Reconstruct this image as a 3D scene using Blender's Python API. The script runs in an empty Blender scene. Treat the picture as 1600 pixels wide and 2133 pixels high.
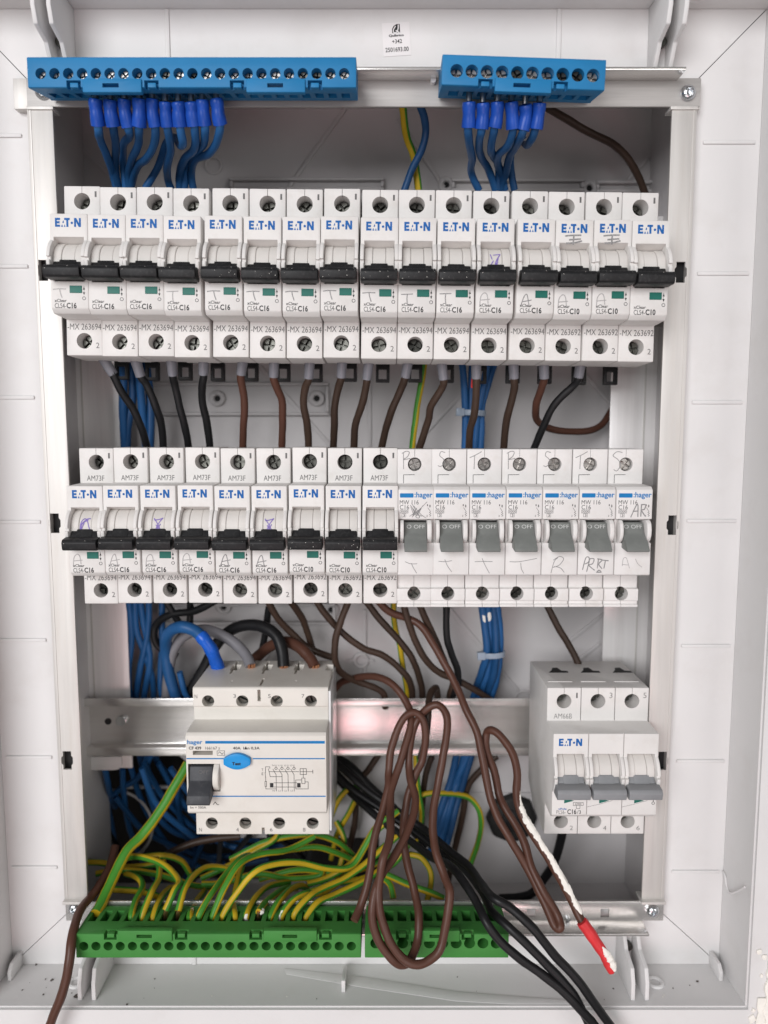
import bpy, bmesh, math, random
from mathutils import Vector, Matrix
R = math.radians
random.seed(7)
sc = bpy.context.scene
COL = sc.collection
MM = 0.001
# ------------------------------------------------------------------ camera, world, lamps, exposure
F, CX, CY, PITCH, DIST = 1550.0, 800.0, 1066.5, R(6.0), 373.0      # pixel focal length, centre, tilt down, distance to frame (mm)
cam = bpy.data.cameras.new("camera")
co = bpy.data.objects.new("camera", cam); COL.objects.link(co)
cam.sensor_fit = 'HORIZONTAL'; cam.sensor_width = 36; cam.lens = 36 * F / 1600
cam.clip_start = 0.01; cam.clip_end = 20
co.location = (0, -DIST * MM, 0); co.rotation_euler = (R(90) - PITCH, 0, 0)
cam.dof.use_dof = True; cam.dof.focus_distance = 0.362; cam.dof.aperture_fstop = 7.5
sc.camera = co
w = bpy.data.worlds.new("World"); sc.world = w; w.use_nodes = True
bg = w.node_tree.nodes["Background"]
bg.inputs[0].default_value = (1.0, 0.98, 0.97, 1); bg.inputs[1].default_value = 0.20
def area(name, loc, target, sx, sy, power, col):
    L = bpy.data.lights.new(name, 'AREA'); L.shape = 'RECTANGLE'; L.size = sx; L.size_y = sy; L.energy = power; L.color = col
    o = bpy.data.objects.new(name, L); COL.objects.link(o)
    o.location = loc
    o.rotation_euler = (Vector(target) - Vector(loc)).to_track_quat('-Z', 'Y').to_euler()
    return o
area("window_light", (-1.0, -2.3, 0.58), (0, 0, -0.05), 1.5, 1.2, 65, (0.985, 0.985, 1.0))
area("room_light", (1.5, -2.2, 0.1), (0, 0, -0.05), 1.2, 1.4, 16, (1.0, 0.97, 0.96))
area("low_fill_lamp", (-0.25, -1.3, -0.85), (0, 0, -0.1), 1.3, 0.7, 5.5, (1.0, 0.97, 0.95))  # added low fill lamp, brightens what the lower rail reflects
area("red_sheen_lamp", (0.07, -1.2, -0.69), (0, 0, -0.17), 0.36, 0.30, 0.8, (1.0, 0.08, 0.18))  # added red lamp, there for the pink sheen on the lower rail
vs = sc.view_settings
vs.view_transform = 'Standard'; vs.look = 'None'; vs.exposure = -0.22; vs.gamma = 1; vs.use_curve_mapping = False
sc.cycles.max_bounces = 8

ct, st = math.cos(PITCH), math.sin(PITCH)
def P(px, py, Y=0.0):
    """place (mm) where the line of sight through photo point (px, py) meets the vertical plane at depth Y"""
    u, v = (px - CX) / F, (CY - py) / F
    dx, dy, dz = u, ct + v * st, -st + v * ct
    k = (DIST + Y) / dy
    return Vector((dx * k, Y, dz * k))

# ------------------------------------------------------------------ materials
def mat(name, col, rough=0.45, metal=0.0, var=0.06, nscale=120, bump=0.0, bscale=900, spec=0.3, dirt=None, dirt_amt=0.0, dscale=60, stretch=(1, 1, 1), trans=0.0, rand=0.0, coat=0.0):
    m = bpy.data.materials.new(name); m.use_nodes = True
    nt = m.node_tree; N = nt.nodes; L = nt.links
    b = N["Principled BSDF"]
    b.inputs["Roughness"].default_value = rough; b.inputs["Metallic"].default_value = metal
    b.inputs["Specular IOR Level"].default_value = spec
    b.inputs["Transmission Weight"].default_value = trans
    b.inputs["Coat Weight"].default_value = coat
    tc = N.new("ShaderNodeTexCoord"); mp = N.new("ShaderNodeMapping"); mp.inputs["Scale"].default_value = stretch
    oi = N.new("ShaderNodeObjectInfo")
    vm = N.new("ShaderNodeVectorMath"); vm.operation = 'ADD'
    L.new(tc.outputs["Object"], mp.inputs["Vector"]); L.new(mp.outputs[0], vm.inputs[0])
    rv = N.new("ShaderNodeMath"); rv.operation = 'MULTIPLY'; rv.inputs[1].default_value = 3.0
    L.new(oi.outputs["Random"], rv.inputs[0]); L.new(rv.outputs[0], vm.inputs[1])
    no = N.new("ShaderNodeTexNoise"); no.inputs["Scale"].default_value = nscale; no.inputs["Detail"].default_value = 5
    L.new(vm.outputs[0], no.inputs["Vector"])
    cr = N.new("ShaderNodeValToRGB")
    c = Vector(col)
    cr.color_ramp.elements[0].position = 0.3; cr.color_ramp.elements[1].position = 0.7
    cr.color_ramp.elements[0].color = (*(c * (1 - var)), 1); cr.color_ramp.elements[1].color = (*[min(1, x * (1 + var)) for x in c], 1)
    L.new(no.outputs[0], cr.inputs[0])
    out = cr.outputs[0]
    if rand:
        hs = N.new("ShaderNodeHueSaturation"); mr = N.new("ShaderNodeMapRange")
        mr.inputs[3].default_value = 1 - rand; mr.inputs[4].default_value = 1 + rand
        L.new(oi.outputs["Random"], mr.inputs[0]); L.new(mr.outputs[0], hs.inputs["Value"]); L.new(out, hs.inputs["Color"]); out = hs.outputs[0]
    if dirt:
        n2 = N.new("ShaderNodeTexNoise"); n2.inputs["Scale"].default_value = dscale; n2.inputs["Detail"].default_value = 8; n2.inputs["Roughness"].default_value = 0.65
        L.new(vm.outputs[0], n2.inputs["Vector"])
        r2 = N.new("ShaderNodeMapRange"); r2.inputs[1].default_value = 0.52; r2.inputs[2].default_value = 0.78; r2.inputs[4].default_value = dirt_amt
        L.new(n2.outputs[0], r2.inputs[0])
        mx = N.new("ShaderNodeMixRGB"); mx.inputs[2].default_value = (*dirt, 1)
        L.new(r2.outputs[0], mx.inputs[0]); L.new(out, mx.inputs[1]); out = mx.outputs[0]
    L.new(out, b.inputs["Base Color"])
    if not metal:
        rr = N.new("ShaderNodeMapRange"); rr.inputs[3].default_value = max(0.05, rough - 0.08); rr.inputs[4].default_value = rough + 0.1
        L.new(no.outputs[0], rr.inputs[0]); L.new(rr.outputs[0], b.inputs["Roughness"])
    if bump:
        n3 = N.new("ShaderNodeTexNoise"); n3.inputs["Scale"].default_value = bscale; n3.inputs["Detail"].default_value = 3
        L.new(vm.outputs[0], n3.inputs["Vector"])
        bp = N.new("ShaderNodeBump"); bp.inputs["Strength"].default_value = bump; bp.inputs["Distance"].default_value = 0.0004
        L.new(n3.outputs[0], bp.inputs["Height"]); L.new(bp.outputs[0], b.inputs["Normal"])
    return m
M = {}
M['box'] = mat('white_box_plastic', (0.67, 0.66, 0.655), 0.48, var=0.02, nscale=25, bump=0.05, bscale=500, dirt=(0.45, 0.41, 0.37), dirt_amt=0.22, dscale=30)
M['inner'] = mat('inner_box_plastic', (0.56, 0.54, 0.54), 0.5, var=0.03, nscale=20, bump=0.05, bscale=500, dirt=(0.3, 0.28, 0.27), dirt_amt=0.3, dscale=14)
M['wall'] = mat('wall_plaster', (0.72, 0.68, 0.63), 0.85, var=0.05, nscale=60, bump=0.5, bscale=250, dirt=(0.5, 0.42, 0.33), dirt_amt=0.4, dscale=40)
M['plaster'] = mat('white_plaster', (0.82, 0.79, 0.73), 0.85, var=0.05, nscale=300, bump=0.8, bscale=600)
M['alu'] = mat('aluminium', (0.62, 0.60, 0.575), 0.55, 0.5, var=0.06, nscale=60, bump=0.06, bscale=300, stretch=(8, 8, 0.5), dirt=(0.45, 0.41, 0.36), dirt_amt=0.5, dscale=30)
M['bracket'] = mat('lightened_aluminium', (0.82, 0.80, 0.79), 0.35, 0.25, var=0.05, nscale=40, bump=0.06, bscale=260, stretch=(8, 8, 0.4), dirt=(0.5, 0.48, 0.45), dirt_amt=0.3, dscale=25)  # aluminium lightened for the side brackets, their bright reflection put into the colour
M['alu_shaded'] = mat('shaded_aluminium', (0.44, 0.425, 0.41), 0.5, 0.45, var=0.08, nscale=60, bump=0.08, bscale=260, stretch=(0.4, 8, 8), dirt=(0.62, 0.6, 0.58), dirt_amt=0.4, dscale=25)  # aluminium darkened for the top rail, its dim reflection put into the colour
M['alux'] = mat('brushed_aluminium', (0.76, 0.74, 0.72), 0.26, 0.84, var=0.05, nscale=60, bump=0.12, bscale=260, stretch=(0.4, 8, 8), dirt=(0.45, 0.41, 0.36), dirt_amt=0.35, dscale=30)
M['zinc'] = mat('zinc_screw', (0.62, 0.64, 0.66), 0.22, 1.0, var=0.1, nscale=300)
M['steel'] = mat('bright_screw', (0.42, 0.40, 0.38), 0.3, 1.0, var=0.15, nscale=400)
M['darksteel'] = mat('dark_screw', (0.10, 0.10, 0.09), 0.34, 0.85, var=0.25, nscale=500, rand=0.5)
M['breaker'] = mat('breaker_white', (0.70, 0.68, 0.66), 0.5, var=0.02, nscale=60, bump=0.04, bscale=1500, rand=0.025, dirt=(0.42, 0.37, 0.30), dirt_amt=0.22, dscale=130)
M['hub'] = mat('hub_beige', (0.64, 0.615, 0.585), 0.5, var=0.03, nscale=100, rand=0.03)
M['hagerbody'] = mat('hager_white', (0.71, 0.69, 0.675), 0.5, var=0.02, nscale=60, bump=0.04, bscale=1500, dirt=(0.42, 0.36, 0.29), dirt_amt=0.22, dscale=130)
M['rcd'] = mat('device_cream', (0.69, 0.66, 0.61), 0.5, var=0.025, nscale=60, bump=0.04, bscale=1500, dirt=(0.42, 0.36, 0.28), dirt_amt=0.3, dscale=40)
M['clear'] = mat('clear_cover', (0.72, 0.72, 0.72), 0.15, var=0.02, spec=0.6)
M['black'] = mat('black_plastic', (0.011, 0.011, 0.012), 0.5, var=0.2, nscale=200, bump=0.06, bscale=900, dirt=(0.35, 0.34, 0.33), dirt_amt=0.08, dscale=700)
M['lever_grey'] = mat('grey_lever', (0.185, 0.195, 0.185), 0.42, var=0.05, nscale=150, bump=0.05, bscale=900, dirt=(0.4, 0.41, 0.39), dirt_amt=0.15, dscale=200)
M['lever_mid'] = mat('mid_grey_lever', (0.24, 0.245, 0.255), 0.42, var=0.05, nscale=150, dirt=(0.45, 0.45, 0.45), dirt_amt=0.1, dscale=200)
M['lever_dark'] = mat('dark_grey_lever', (0.042, 0.044, 0.05), 0.45, var=0.1, nscale=150, dirt=(0.2, 0.2, 0.2), dirt_amt=0.2, dscale=300)
M['green_flag'] = mat('green_flag', (0.008, 0.13, 0.10), 0.45, var=0.08, nscale=200)
M['pblue'] = mat('print_blue', (0.003, 0.105, 0.36), 0.6, var=0.08, nscale=600)
M['hblue'] = mat('print_light_blue', (0.004, 0.17, 0.44), 0.6, var=0.08, nscale=600)
M['pblack'] = mat('print_black', (0.022, 0.022, 0.023), 0.5, var=0.1, nscale=600)
M['pgrey'] = mat('print_grey', (0.12, 0.117, 0.115), 0.5, var=0.2, nscale=900)
M['pwhite'] = mat('print_white', (0.62, 0.63, 0.61), 0.5, var=0.1, nscale=600)
M['pencil'] = mat('pencil', (0.25, 0.245, 0.245), 0.6, var=0.35, nscale=1500)
M['pencil_faint'] = mat('faint_pencil', (0.40, 0.385, 0.38), 0.6, var=0.2, nscale=1500)
M['pen'] = mat('violet_pen', (0.22, 0.16, 0.46), 0.6, var=0.2, nscale=1500)
M['paper'] = mat('sticker_paper', (0.74, 0.72, 0.72), 0.3, var=0.01)
M['tblue'] = mat('terminal_blue', (0.014, 0.18, 0.40), 0.52, var=0.06, nscale=60, bump=0.05, bscale=1200)
M['tgreen'] = mat('terminal_green', (0.048, 0.215, 0.042), 0.52, var=0.06, nscale=60, bump=0.05, bscale=1200)
M['sleeve'] = mat('sleeve_blue', (0.011, 0.065, 0.36), 0.32, var=0.15, nscale=150, bump=0.25, bscale=260)
M['ferrule'] = mat('ferrule_grey', (0.20, 0.20, 0.225), 0.3, var=0.1, nscale=200, bump=0.15, bscale=300)
M['w_blue'] = mat('wire_blue', (0.016, 0.085, 0.23), 0.38, var=0.12, nscale=60, rand=0.3)
M['w_black'] = mat('wire_black', (0.009, 0.009, 0.010), 0.42, var=0.2, nscale=60, bump=0.08, bscale=500)
M['w_brown'] = mat('wire_brown', (0.085, 0.036, 0.024), 0.40, var=0.08, nscale=60, bump=0.06, bscale=400)
M['w_dbrown'] = mat('wire_dark_brown', (0.045, 0.027, 0.019), 0.38, var=0.12, nscale=60, rand=0.2)
M['w_grey'] = mat('wire_grey', (0.19, 0.185, 0.20), 0.45, var=0.06, nscale=60)
M['w_yel'] = mat('wire_yellow', (0.50, 0.34, 0.015), 0.42, var=0.08, nscale=80)
M['w_grn'] = mat('wire_green', (0.055, 0.24, 0.025), 0.42, var=0.08, nscale=80)
M['copper'] = mat('copper', (0.72, 0.36, 0.2), 0.28, 1.0, var=0.1, nscale=300)
M['tape_blue'] = mat('tape_blue', (0.012, 0.10, 0.50), 0.25, var=0.12, nscale=200, bump=0.3, bscale=250)
M['tape_red'] = mat('tape_red', (0.62, 0.035, 0.04), 0.35, var=0.1, nscale=200, bump=0.3, bscale=300)
M['tie'] = mat('tie_clear', (0.26, 0.31, 0.38), 0.35, var=0.05, nscale=100)
M['test'] = mat('test_button_blue', (0.01, 0.26, 0.62), 0.3, var=0.05, nscale=100)
M['entry_shade'] = mat('painted_entry_shade', (0.035, 0.033, 0.032), 0.9, var=0.3, nscale=40)  # near-black, paints the shade of the lower left cavity
M['dark'] = mat('painted_shade', (0.02, 0.02, 0.02), 0.7, var=0.1)  # near-black standing in for shade inside gaps, slots and holes
M['grommet'] = mat('black_rubber', (0.02, 0.02, 0.019), 0.6, var=0.15, nscale=100)
M['speck'] = mat('dirt_speck', (0.1, 0.085, 0.075), 0.8, var=0.3, nscale=400)

# ------------------------------------------------------------------ mesh helpers (all in mm; linked at 1/1000)
def tag(o, label=None, cat=None, group=None, kind=None):
    if label: o["label"] = label
    if cat: o["category"] = cat
    if group: o["group"] = group
    if kind: o["kind"] = kind
    return o
class MB:
    def __init__(s): s.v = []; s.f = []; s.mi = []; s.smooth = []
    def add(s, vs, fs, mi=0, sm=False):
        n = len(s.v); s.v += [tuple(x) for x in vs]
        for f in fs: s.f.append([i + n for i in f]); s.mi.append(mi); s.smooth.append(sm)
        return s
    def box(s, x0, x1, y0, y1, z0, z1, mi=0):
        vs = [(x, y, z) for x in (x0, x1) for y in (y0, y1) for z in (z0, z1)]
        return s.add(vs, [(0, 1, 3, 2), (4, 6, 7, 5), (0, 4, 5, 1), (2, 3, 7, 6), (0, 2, 6, 4), (1, 5, 7, 3)], mi)
    def prism(s, prof, x0, x1, mi=0, sm=False):
        """profile of (d, z), d forward of the plane, extruded along x"""
        n = len(prof)
        a = sum(prof[i][0] * prof[(i + 1) % n][1] - prof[(i + 1) % n][0] * prof[i][1] for i in range(n))
        if a < 0: prof = prof[::-1]
        vs = [(x0, -d, z) for d, z in prof] + [(x1, -d, z) for d, z in prof]
        fs = [tuple(range(n - 1, -1, -1)), tuple(range(n, 2 * n))]
        s.add(vs, fs, mi)
        k = len(s.v) - 2 * n
        for i in range(n):
            j = (i + 1) % n
            s.f.append([k + i, k + j, k + n + j, k + n + i]); s.mi.append(mi); s.smooth.append(sm)
        return s
    def plate(s, pts, y0, y1, mi=0):
        """outline in (x, z) given thickness from y0 (front) to y1 (back)"""
        n = len(pts)
        a = sum(pts[i][0] * pts[(i + 1) % n][1] - pts[(i + 1) % n][0] * pts[i][1] for i in range(n))
        if a < 0: pts = pts[::-1]
        vs = [(x, y0, z) for x, z in pts] + [(x, y1, z) for x, z in pts]
        fs = [tuple(range(n)), tuple(range(2 * n - 1, n - 1, -1))] + [(i, n + i, n + (i + 1) % n, (i + 1) % n) for i in range(n)]
        return s.add(vs, fs, mi)
    def cyl(s, c, r, y0, y1, n=20, r1=None, mi=0, axis='y', sm=True):
        r1 = r if r1 is None else r1
        vs = []
        for (rr, t) in ((r, y0), (r1, y1)):
            for i in range(n):
                a = 2 * math.pi * i / n
                p, q = rr * math.cos(a), rr * math.sin(a)
                if axis == 'y': vs.append((c[0] + p, t, c[1] + q))
                elif axis == 'z': vs.append((c[0] + q, c[1] + p, t))
                else: vs.append((t, c[0] + p, c[1] + q))
        s.add(vs, [tuple(range(n)), tuple(range(2 * n - 1, n - 1, -1))], mi)
        k = len(s.v) - 2 * n
        for i in range(n):
            j = (i + 1) % n
            s.f.append([k + i, k + n + i, k + n + j, k + j]); s.mi.append(mi); s.smooth.append(sm)
        return s
    def mesh(s, name, mats, bevel=0.0, seg=2, cut=None, angle=35, off=(0, 0, 0), raw=False):
        me = bpy.data.meshes.new(name)
        me.from_pydata([(x - off[0], y - off[1], z - off[2]) for x, y, z in s.v], [], s.f)
        for p, i, q in zip(me.polygons, s.mi, s.smooth): p.material_index = i; p.use_smooth = q
        for m in (mats if isinstance(mats, (list, tuple)) else [mats]): me.materials.append(M[m])
        bm = bmesh.new(); bm.from_mesh(me)
        bmesh.ops.recalc_face_normals(bm, faces=bm.faces)
        if bevel:
            es = [e for e in bm.edges if len(e.link_faces) == 2 and e.calc_face_angle(0) > R(28)]
            bmesh.ops.bevel(bm, geom=es, offset=bevel, segments=seg, affect='EDGES', profile=0.5, clamp_overlap=True)
        bm.to_mesh(me); bm.free()
        if raw: return me
        if cut is not None:
            me2 = cut.mesh(name + "_cut", mats, raw=True, off=off)
            a = bpy.data.objects.new("tmp_a", me); b = bpy.data.objects.new("tmp_b", me2)
            COL.objects.link(a); COL.objects.link(b)
            md = a.modifiers.new("b", 'BOOLEAN'); md.object = b; md.operation = 'DIFFERENCE'; md.solver = 'EXACT'; md.use_self = True
            dg = bpy.context.evaluated_depsgraph_get(); dg.update()
            res = bpy.data.meshes.new_from_object(a.evaluated_get(dg)); res.name = name
            bpy.data.objects.remove(a); bpy.data.objects.remove(b)
            me = res
        me.transform(Matrix.Scale(MM, 4))
        if bevel or cut is not None or any(s.smooth):
            for p in me.polygons: p.use_smooth = True
            me.set_sharp_from_angle(angle=R(angle))
        return me
def link(name, me, parent=None, loc=(0, 0, 0), rot=None):
    o = bpy.data.objects.new(name, me); COL.objects.link(o)
    if parent is not None: o.parent = parent
    o.location = Vector(loc) * MM
    if rot: o.rotation_euler = rot
    return o
def thing(name, label, cat, loc=(0, 0, 0), rot=(0, 0, 0), group=None):
    o = link(name, None, None, loc, rot); o.empty_display_size = 0.01
    return tag(o, label, cat, group)
_tc = {}
def text_geo(s, w, h, bold=0.0, shear=0.0):
    """flat letters fitted to a w x h box round the origin -> (verts (x,z), faces)"""
    k = (s, w, h, bold, shear)
    if k in _tc: return _tc[k]
    cu = bpy.data.curves.new("t", 'FONT'); cu.body = s; cu.size = 1; cu.resolution_u = 3; cu.offset = bold; cu.shear = shear
    ob = bpy.data.objects.new("t", cu); COL.objects.link(ob)
    dg = bpy.context.evaluated_depsgraph_get()
    me = bpy.data.meshes.new_from_object(ob.evaluated_get(dg))
    vs = [(v.co.x, v.co.y) for v in me.vertices]; fs = [tuple(p.vertices) for p in me.polygons]
    bpy.data.objects.remove(ob); bpy.data.curves.remove(cu); bpy.data.meshes.remove(me)
    x0, x1 = min(v[0] for v in vs), max(v[0] for v in vs); y0, y1 = min(v[1] for v in vs), max(v[1] for v in vs)
    vs = [((x - (x0 + x1) / 2) / (x1 - x0) * w, (y - (y0 + y1) / 2) / (y1 - y0) * h) for x, y in vs]
    _tc[k] = (vs, fs); return _tc[k]
PR = 0.06     # print stands this far proud of its surface
def put_text(mb, s, cx, cz, w, h, d, mi=0, bold=0.0, shear=0.0, slope=0.0, rot=0.0):
    vs, fs = text_geo(s, w, h, bold, shear)
    c, q = math.cos(rot), math.sin(rot)
    mb.add([(cx + x * c - z * q, -d - PR - slope * z, cz + x * q + z * c) for x, z in vs], fs, mi)
def flat(mb, pts, d, mi=0):
    n = len(pts); a = sum(pts[i][0] * pts[(i + 1) % n][1] - pts[(i + 1) % n][0] * pts[i][1] for i in range(n))
    if a < 0: pts = pts[::-1]
    mb.add([(x, -d - PR, z) for x, z in pts], [tuple(range(n))], mi)
def stroke(mb, pts, wd, d, mi=0, smooth=True, lift=0.0):
    """a drawn line: thin ribbon through (x, z) points"""
    if smooth and len(pts) > 2: pts = [(p[0], p[1]) for p in spline([Vector((x, z, 0)) for x, z in pts], 4)]
    n = len(pts)
    for i in range(n - 1):
        (x0, z0), (x1, z1) = pts[i], pts[i + 1]
        l = math.hypot(x1 - x0, z1 - z0)
        if l < 1e-6: continue
        ex, ez = (x1 - x0) / l * wd * 0.3, (z1 - z0) / l * wd * 0.3
        nx, nz = -(z1 - z0) / l * wd / 2, (x1 - x0) / l * wd / 2
        y = -d - PR - lift - 0.0015 * i
        mb.add([(x0 - ex + nx, y, z0 - ez + nz), (x0 - ex - nx, y, z0 - ez - nz), (x1 + ex - nx, y, z1 + ez - nz), (x1 + ex + nx, y, z1 + ez + nz)], [(0, 1, 2, 3)], mi)
def spline(pts, sub=6):
    out = []
    n = len(pts)
    for i in range(n - 1):
        p0 = pts[max(i - 1, 0)]; p1 = pts[i]; p2 = pts[i + 1]; p3 = pts[min(i + 2, n - 1)]
        for k in range(sub):
            t = k / sub
            out.append(0.5 * ((2 * p1) + (p2 - p0) * t + (2 * p0 - 5 * p1 + 4 * p2 - p3) * t * t + (3 * p1 - p0 - 3 * p2 + p3) * t ** 3))
    out.append(pts[-1].copy()); return out
def tube(mb, pts, r, sides=12, stripe=None, twist=0.0, start=0.0, flatten=1.0, wob=0.0, mi=0, rfun=None):
    n = len(pts)
    T = [(pts[min(i + 1, n - 1)] - pts[max(i - 1, 0)]).normalized() for i in range(n)]
    up = Vector((0, -1, 0))
    if abs(T[0].dot(up)) > 0.9: up = Vector((1, 0, 0))
    nrm = (up - T[0] * up.dot(T[0])).normalized()
    vs = []; L = 0
    for i in range(n):
        if i:
            nrm = (nrm - T[i] * nrm.dot(T[i])).normalized(); L += (pts[i] - pts[i - 1]).length
        b = T[i].cross(nrm)
        rr = r * (1 + wob * math.sin(L * 0.35 + start * 5) * 0.5 + wob * (random.random() - 0.5)) if wob else r
        if rfun: rr = rfun(i / (n - 1)) * r
        for k in range(sides):
            a = start + twist * L + 2 * math.pi * k / sides
            vs.append(pts[i] + nrm * math.cos(a) * rr + b * math.sin(a) * rr * flatten)
    fs = []; mi_l = []
    base = len(mb.v); mb.v += [tuple(x) for x in vs]
    for i in range(n - 1):
        for k in range(sides):
            j = (k + 1) % sides
            mb.f.append([base + i * sides + k, base + i * sides + j, base + (i + 1) * sides + j, base + (i + 1) * sides + k])
            mb.mi.append(stripe[k % len(stripe)] if stripe else mi); mb.smooth.append(True)
    mb.f.append([base + k for k in range(sides - 1, -1, -1)]); mb.mi.append(mi); mb.smooth.append(False)
    mb.f.append([base + (n - 1) * sides + k for k in range(sides)]); mb.mi.append(mi); mb.smooth.append(False)

def torus(c, R0, r, axis, mb, n=24, k=8):
    for i in range(n):
        pass
    vs = []
    for i in range(n):
        a = 2 * math.pi * i / n
        for j in range(k):
            b = 2 * math.pi * j / k
            p, q, h = (R0 + r * math.cos(b)) * math.cos(a), (R0 + r * math.cos(b)) * math.sin(a), r * math.sin(b)
            vs.append((c[0] + p, c[1] + q, c[2] + h) if axis == 'z' else (c[0] + p, c[1] + h, c[2] + q))
    fs = [(i * k + j, ((i + 1) % n) * k + j, ((i + 1) % n) * k + (j + 1) % k, i * k + (j + 1) % k) for i in range(n) for j in range(k)]
    mb.add(vs, fs, 0, True)
# ------------------------------------------------------------------ the wall and the box
XL, XR, ZB, ZT = -204.0, 184.0, -290.0, 203.0          # inside of the box walls
FY, RY = 8.0, -22.0                                     # flange plane, rim plane
FXL, FXR, FZB, FZT = -171.3, 150.2, -259.0, 169.0       # aluminium frame
BACK = 82.0
def ring(x0, x1, z0, z1, X0, X1, Z0, Z1, y0, y1, mb):
    mb.box(X0, X1, y0, y1, z1, Z1); mb.box(X0, X1, y0, y1, Z0, z0)
    mb.box(X0, x0, y0, y1, z0, z1); mb.box(x1, X1, y0, y1, z0, z1)
m = MB(); ring(XL - 16, XR + 9, ZB - 34, ZT + 34, -600, 600, -600, 600, RY + 1.5, RY + 60, m)
tag(link('wall', m.mesh('wall', 'wall')), kind='structure')
box = thing('distribution_box', 'white plastic recessed distribution box holding the metal frame and breakers', 'electrical box', (-10, FY, 0))
BO = Vector((-10, FY, 0))
def part(name, mb, mats, parent=box, off=BO, bevel=0.0, cut=None, seg=2, label=None, world=False):
    o = link(name, mb.mesh(name, mats, bevel=bevel, cut=cut, seg=seg, off=off), parent)
    if label: o["label"] = label
    return o
# flange: four mitred pieces
ix0, ix1, iz0, iz1 = FXL + 4, FXR - 4, FZB + 4, FZT - 4
g = 0.25
m = MB(); m.plate([(XL + g, ZT), (XR - g, ZT), (ix1 - g, iz1), (ix0 + g, iz1)], FY, FY + 2); part('flange_panel', m, 'box')
m = MB(); m.plate([(XL + g, ZB), (XR - g, ZB), (ix1 - g, iz0), (ix0 + g, iz0)], FY, FY + 2); part('flange_panel', m, 'box')
m = MB(); m.plate([(XL, ZT - g), (ix0, iz1 - g), (ix0, iz0 + g), (XL, ZB + g)], FY, FY + 2); part('flange_panel', m, 'box')
m = MB(); m.plate([(XR, ZT - g), (ix1, iz1 - g), (ix1, iz0 + g), (XR, ZB + g)], FY, FY + 2); part('flange_panel', m, 'box')
for (xa, xb) in ((XL - 2, FXL + 3), (FXR - 3, XR + 2)):
    for (za, zb) in ((ZB - 2, FZB + 3), (FZT - 3, ZT + 2)):
        m = MB(); m.box(xa, xb, FY + 2.2, FY + 3, za, zb); part('seam_shade', m, 'dark')  # added dark sheet, paints the shade seen through the mitre gaps
# side walls and rim
m = MB(); m.box(XL - 2, XR + 2, RY, FY + 2, ZT + 0.1, ZT + 2); part('side_wall', m, 'box')
m = MB(); m.box(XL - 2, XR + 2, RY, FY + 2, ZB - 2, ZB - 0.1); part('side_wall', m, 'box')
m = MB(); m.box(XL - 2, XL - 0.1, RY, FY + 2, ZB, ZT); part('side_wall', m, 'box')
m = MB(); m.box(XR + 0.1, XR + 2, RY, FY + 2, ZB, ZT); part('side_wall', m, 'box')
m = MB(); ring(XL - 1, XR + 1, ZB - 1, ZT + 1, XL - 18, XR + 9.5, ZB - 36, ZT + 36, RY - 1.6, RY - 0.1, m); part('rim', m, 'box')
# ribs on the side flanges
for y in (297, 570, 838, 1085, 1345, 1585, 1815):
    z = P(1500, y, FY).z
    m = MB(); m.box(156, 181.5, FY - 1.0, FY + 0.5, z - 0.9, z + 0.9); part('rib', m, 'box', bevel=0.4)
for y in (283, 555, 828, 1087, 1333, 1577, 1806):
    z = P(30, y, FY).z
    m = MB(); m.box(-201.5, -177, FY - 1.0, FY + 0.5, z - 0.9, z + 0.9); part('rib', m, 'box', bevel=0.4)
for x in (349, 1164):
    X = P(x, 70, FY).x
    m = MB(); m.box(X - 1.1, X + 1.1, FY - 0.8, FY + 0.5, FZT, ZT); part('rib', m, 'box', bevel=0.3)
X = P(405, 2005, FY).x
m = MB(); m.box(X - 1.1, X + 1.1, FY - 0.8, FY + 0.5, ZB, FZB); part('rib', m, 'box', bevel=0.3)
# moulding lug and rings on the floor and top wall
X = P(716, 2075, -10).x
m = MB(); m.prism([(-4, 0), (13, 0), (13, 6.5), (9, 6.5), (-4, 2)], X - 1.0, X + 1.0)
m.v = [(x, y, z + ZB) for x, y, z in m.v]; part('lug', m, 'box', bevel=0.3)
for (x, Y) in ((P(1365, 2045, -6).x, -6), (P(160, 2045, -6).x, -6)):
    m = MB(); torus((x, Y, ZB), 3.6, 1.1, 'z', m); part('boss_ring', m, 'box')
for (x, Y) in ((P(1452, 8, -3).x, -3),):
    m = MB(); torus((x, Y, ZT), 3.6, 1.1, 'z', m); part('boss_ring', m, 'box')
# corner tabs where floor and side walls meet
for sx, X in ((1, XR), (-1, XL)):
    m = MB(); m.prism([(-8, ZB), (5, ZB), (5, ZB + 5), (2, ZB + 8), (-8, ZB + 8)], X - sx * 4.5 - 1, X - sx * 4.5 + 1); part('corner_tab', m, 'box', bevel=0.3)
# hook on right wall
m = MB(); tube(m, spline([Vector((XR - 1.2, Y, P(x, y, Y).z)) for x, y, Y in ((1518, 1816, 6), (1527, 1826, 3), (1529, 1846, 1), (1536, 1860, -3), (1547, 1858, -9), (1560, 1848, -18))], 4), 0.55, 8); part('hook', m, 'box')
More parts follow.
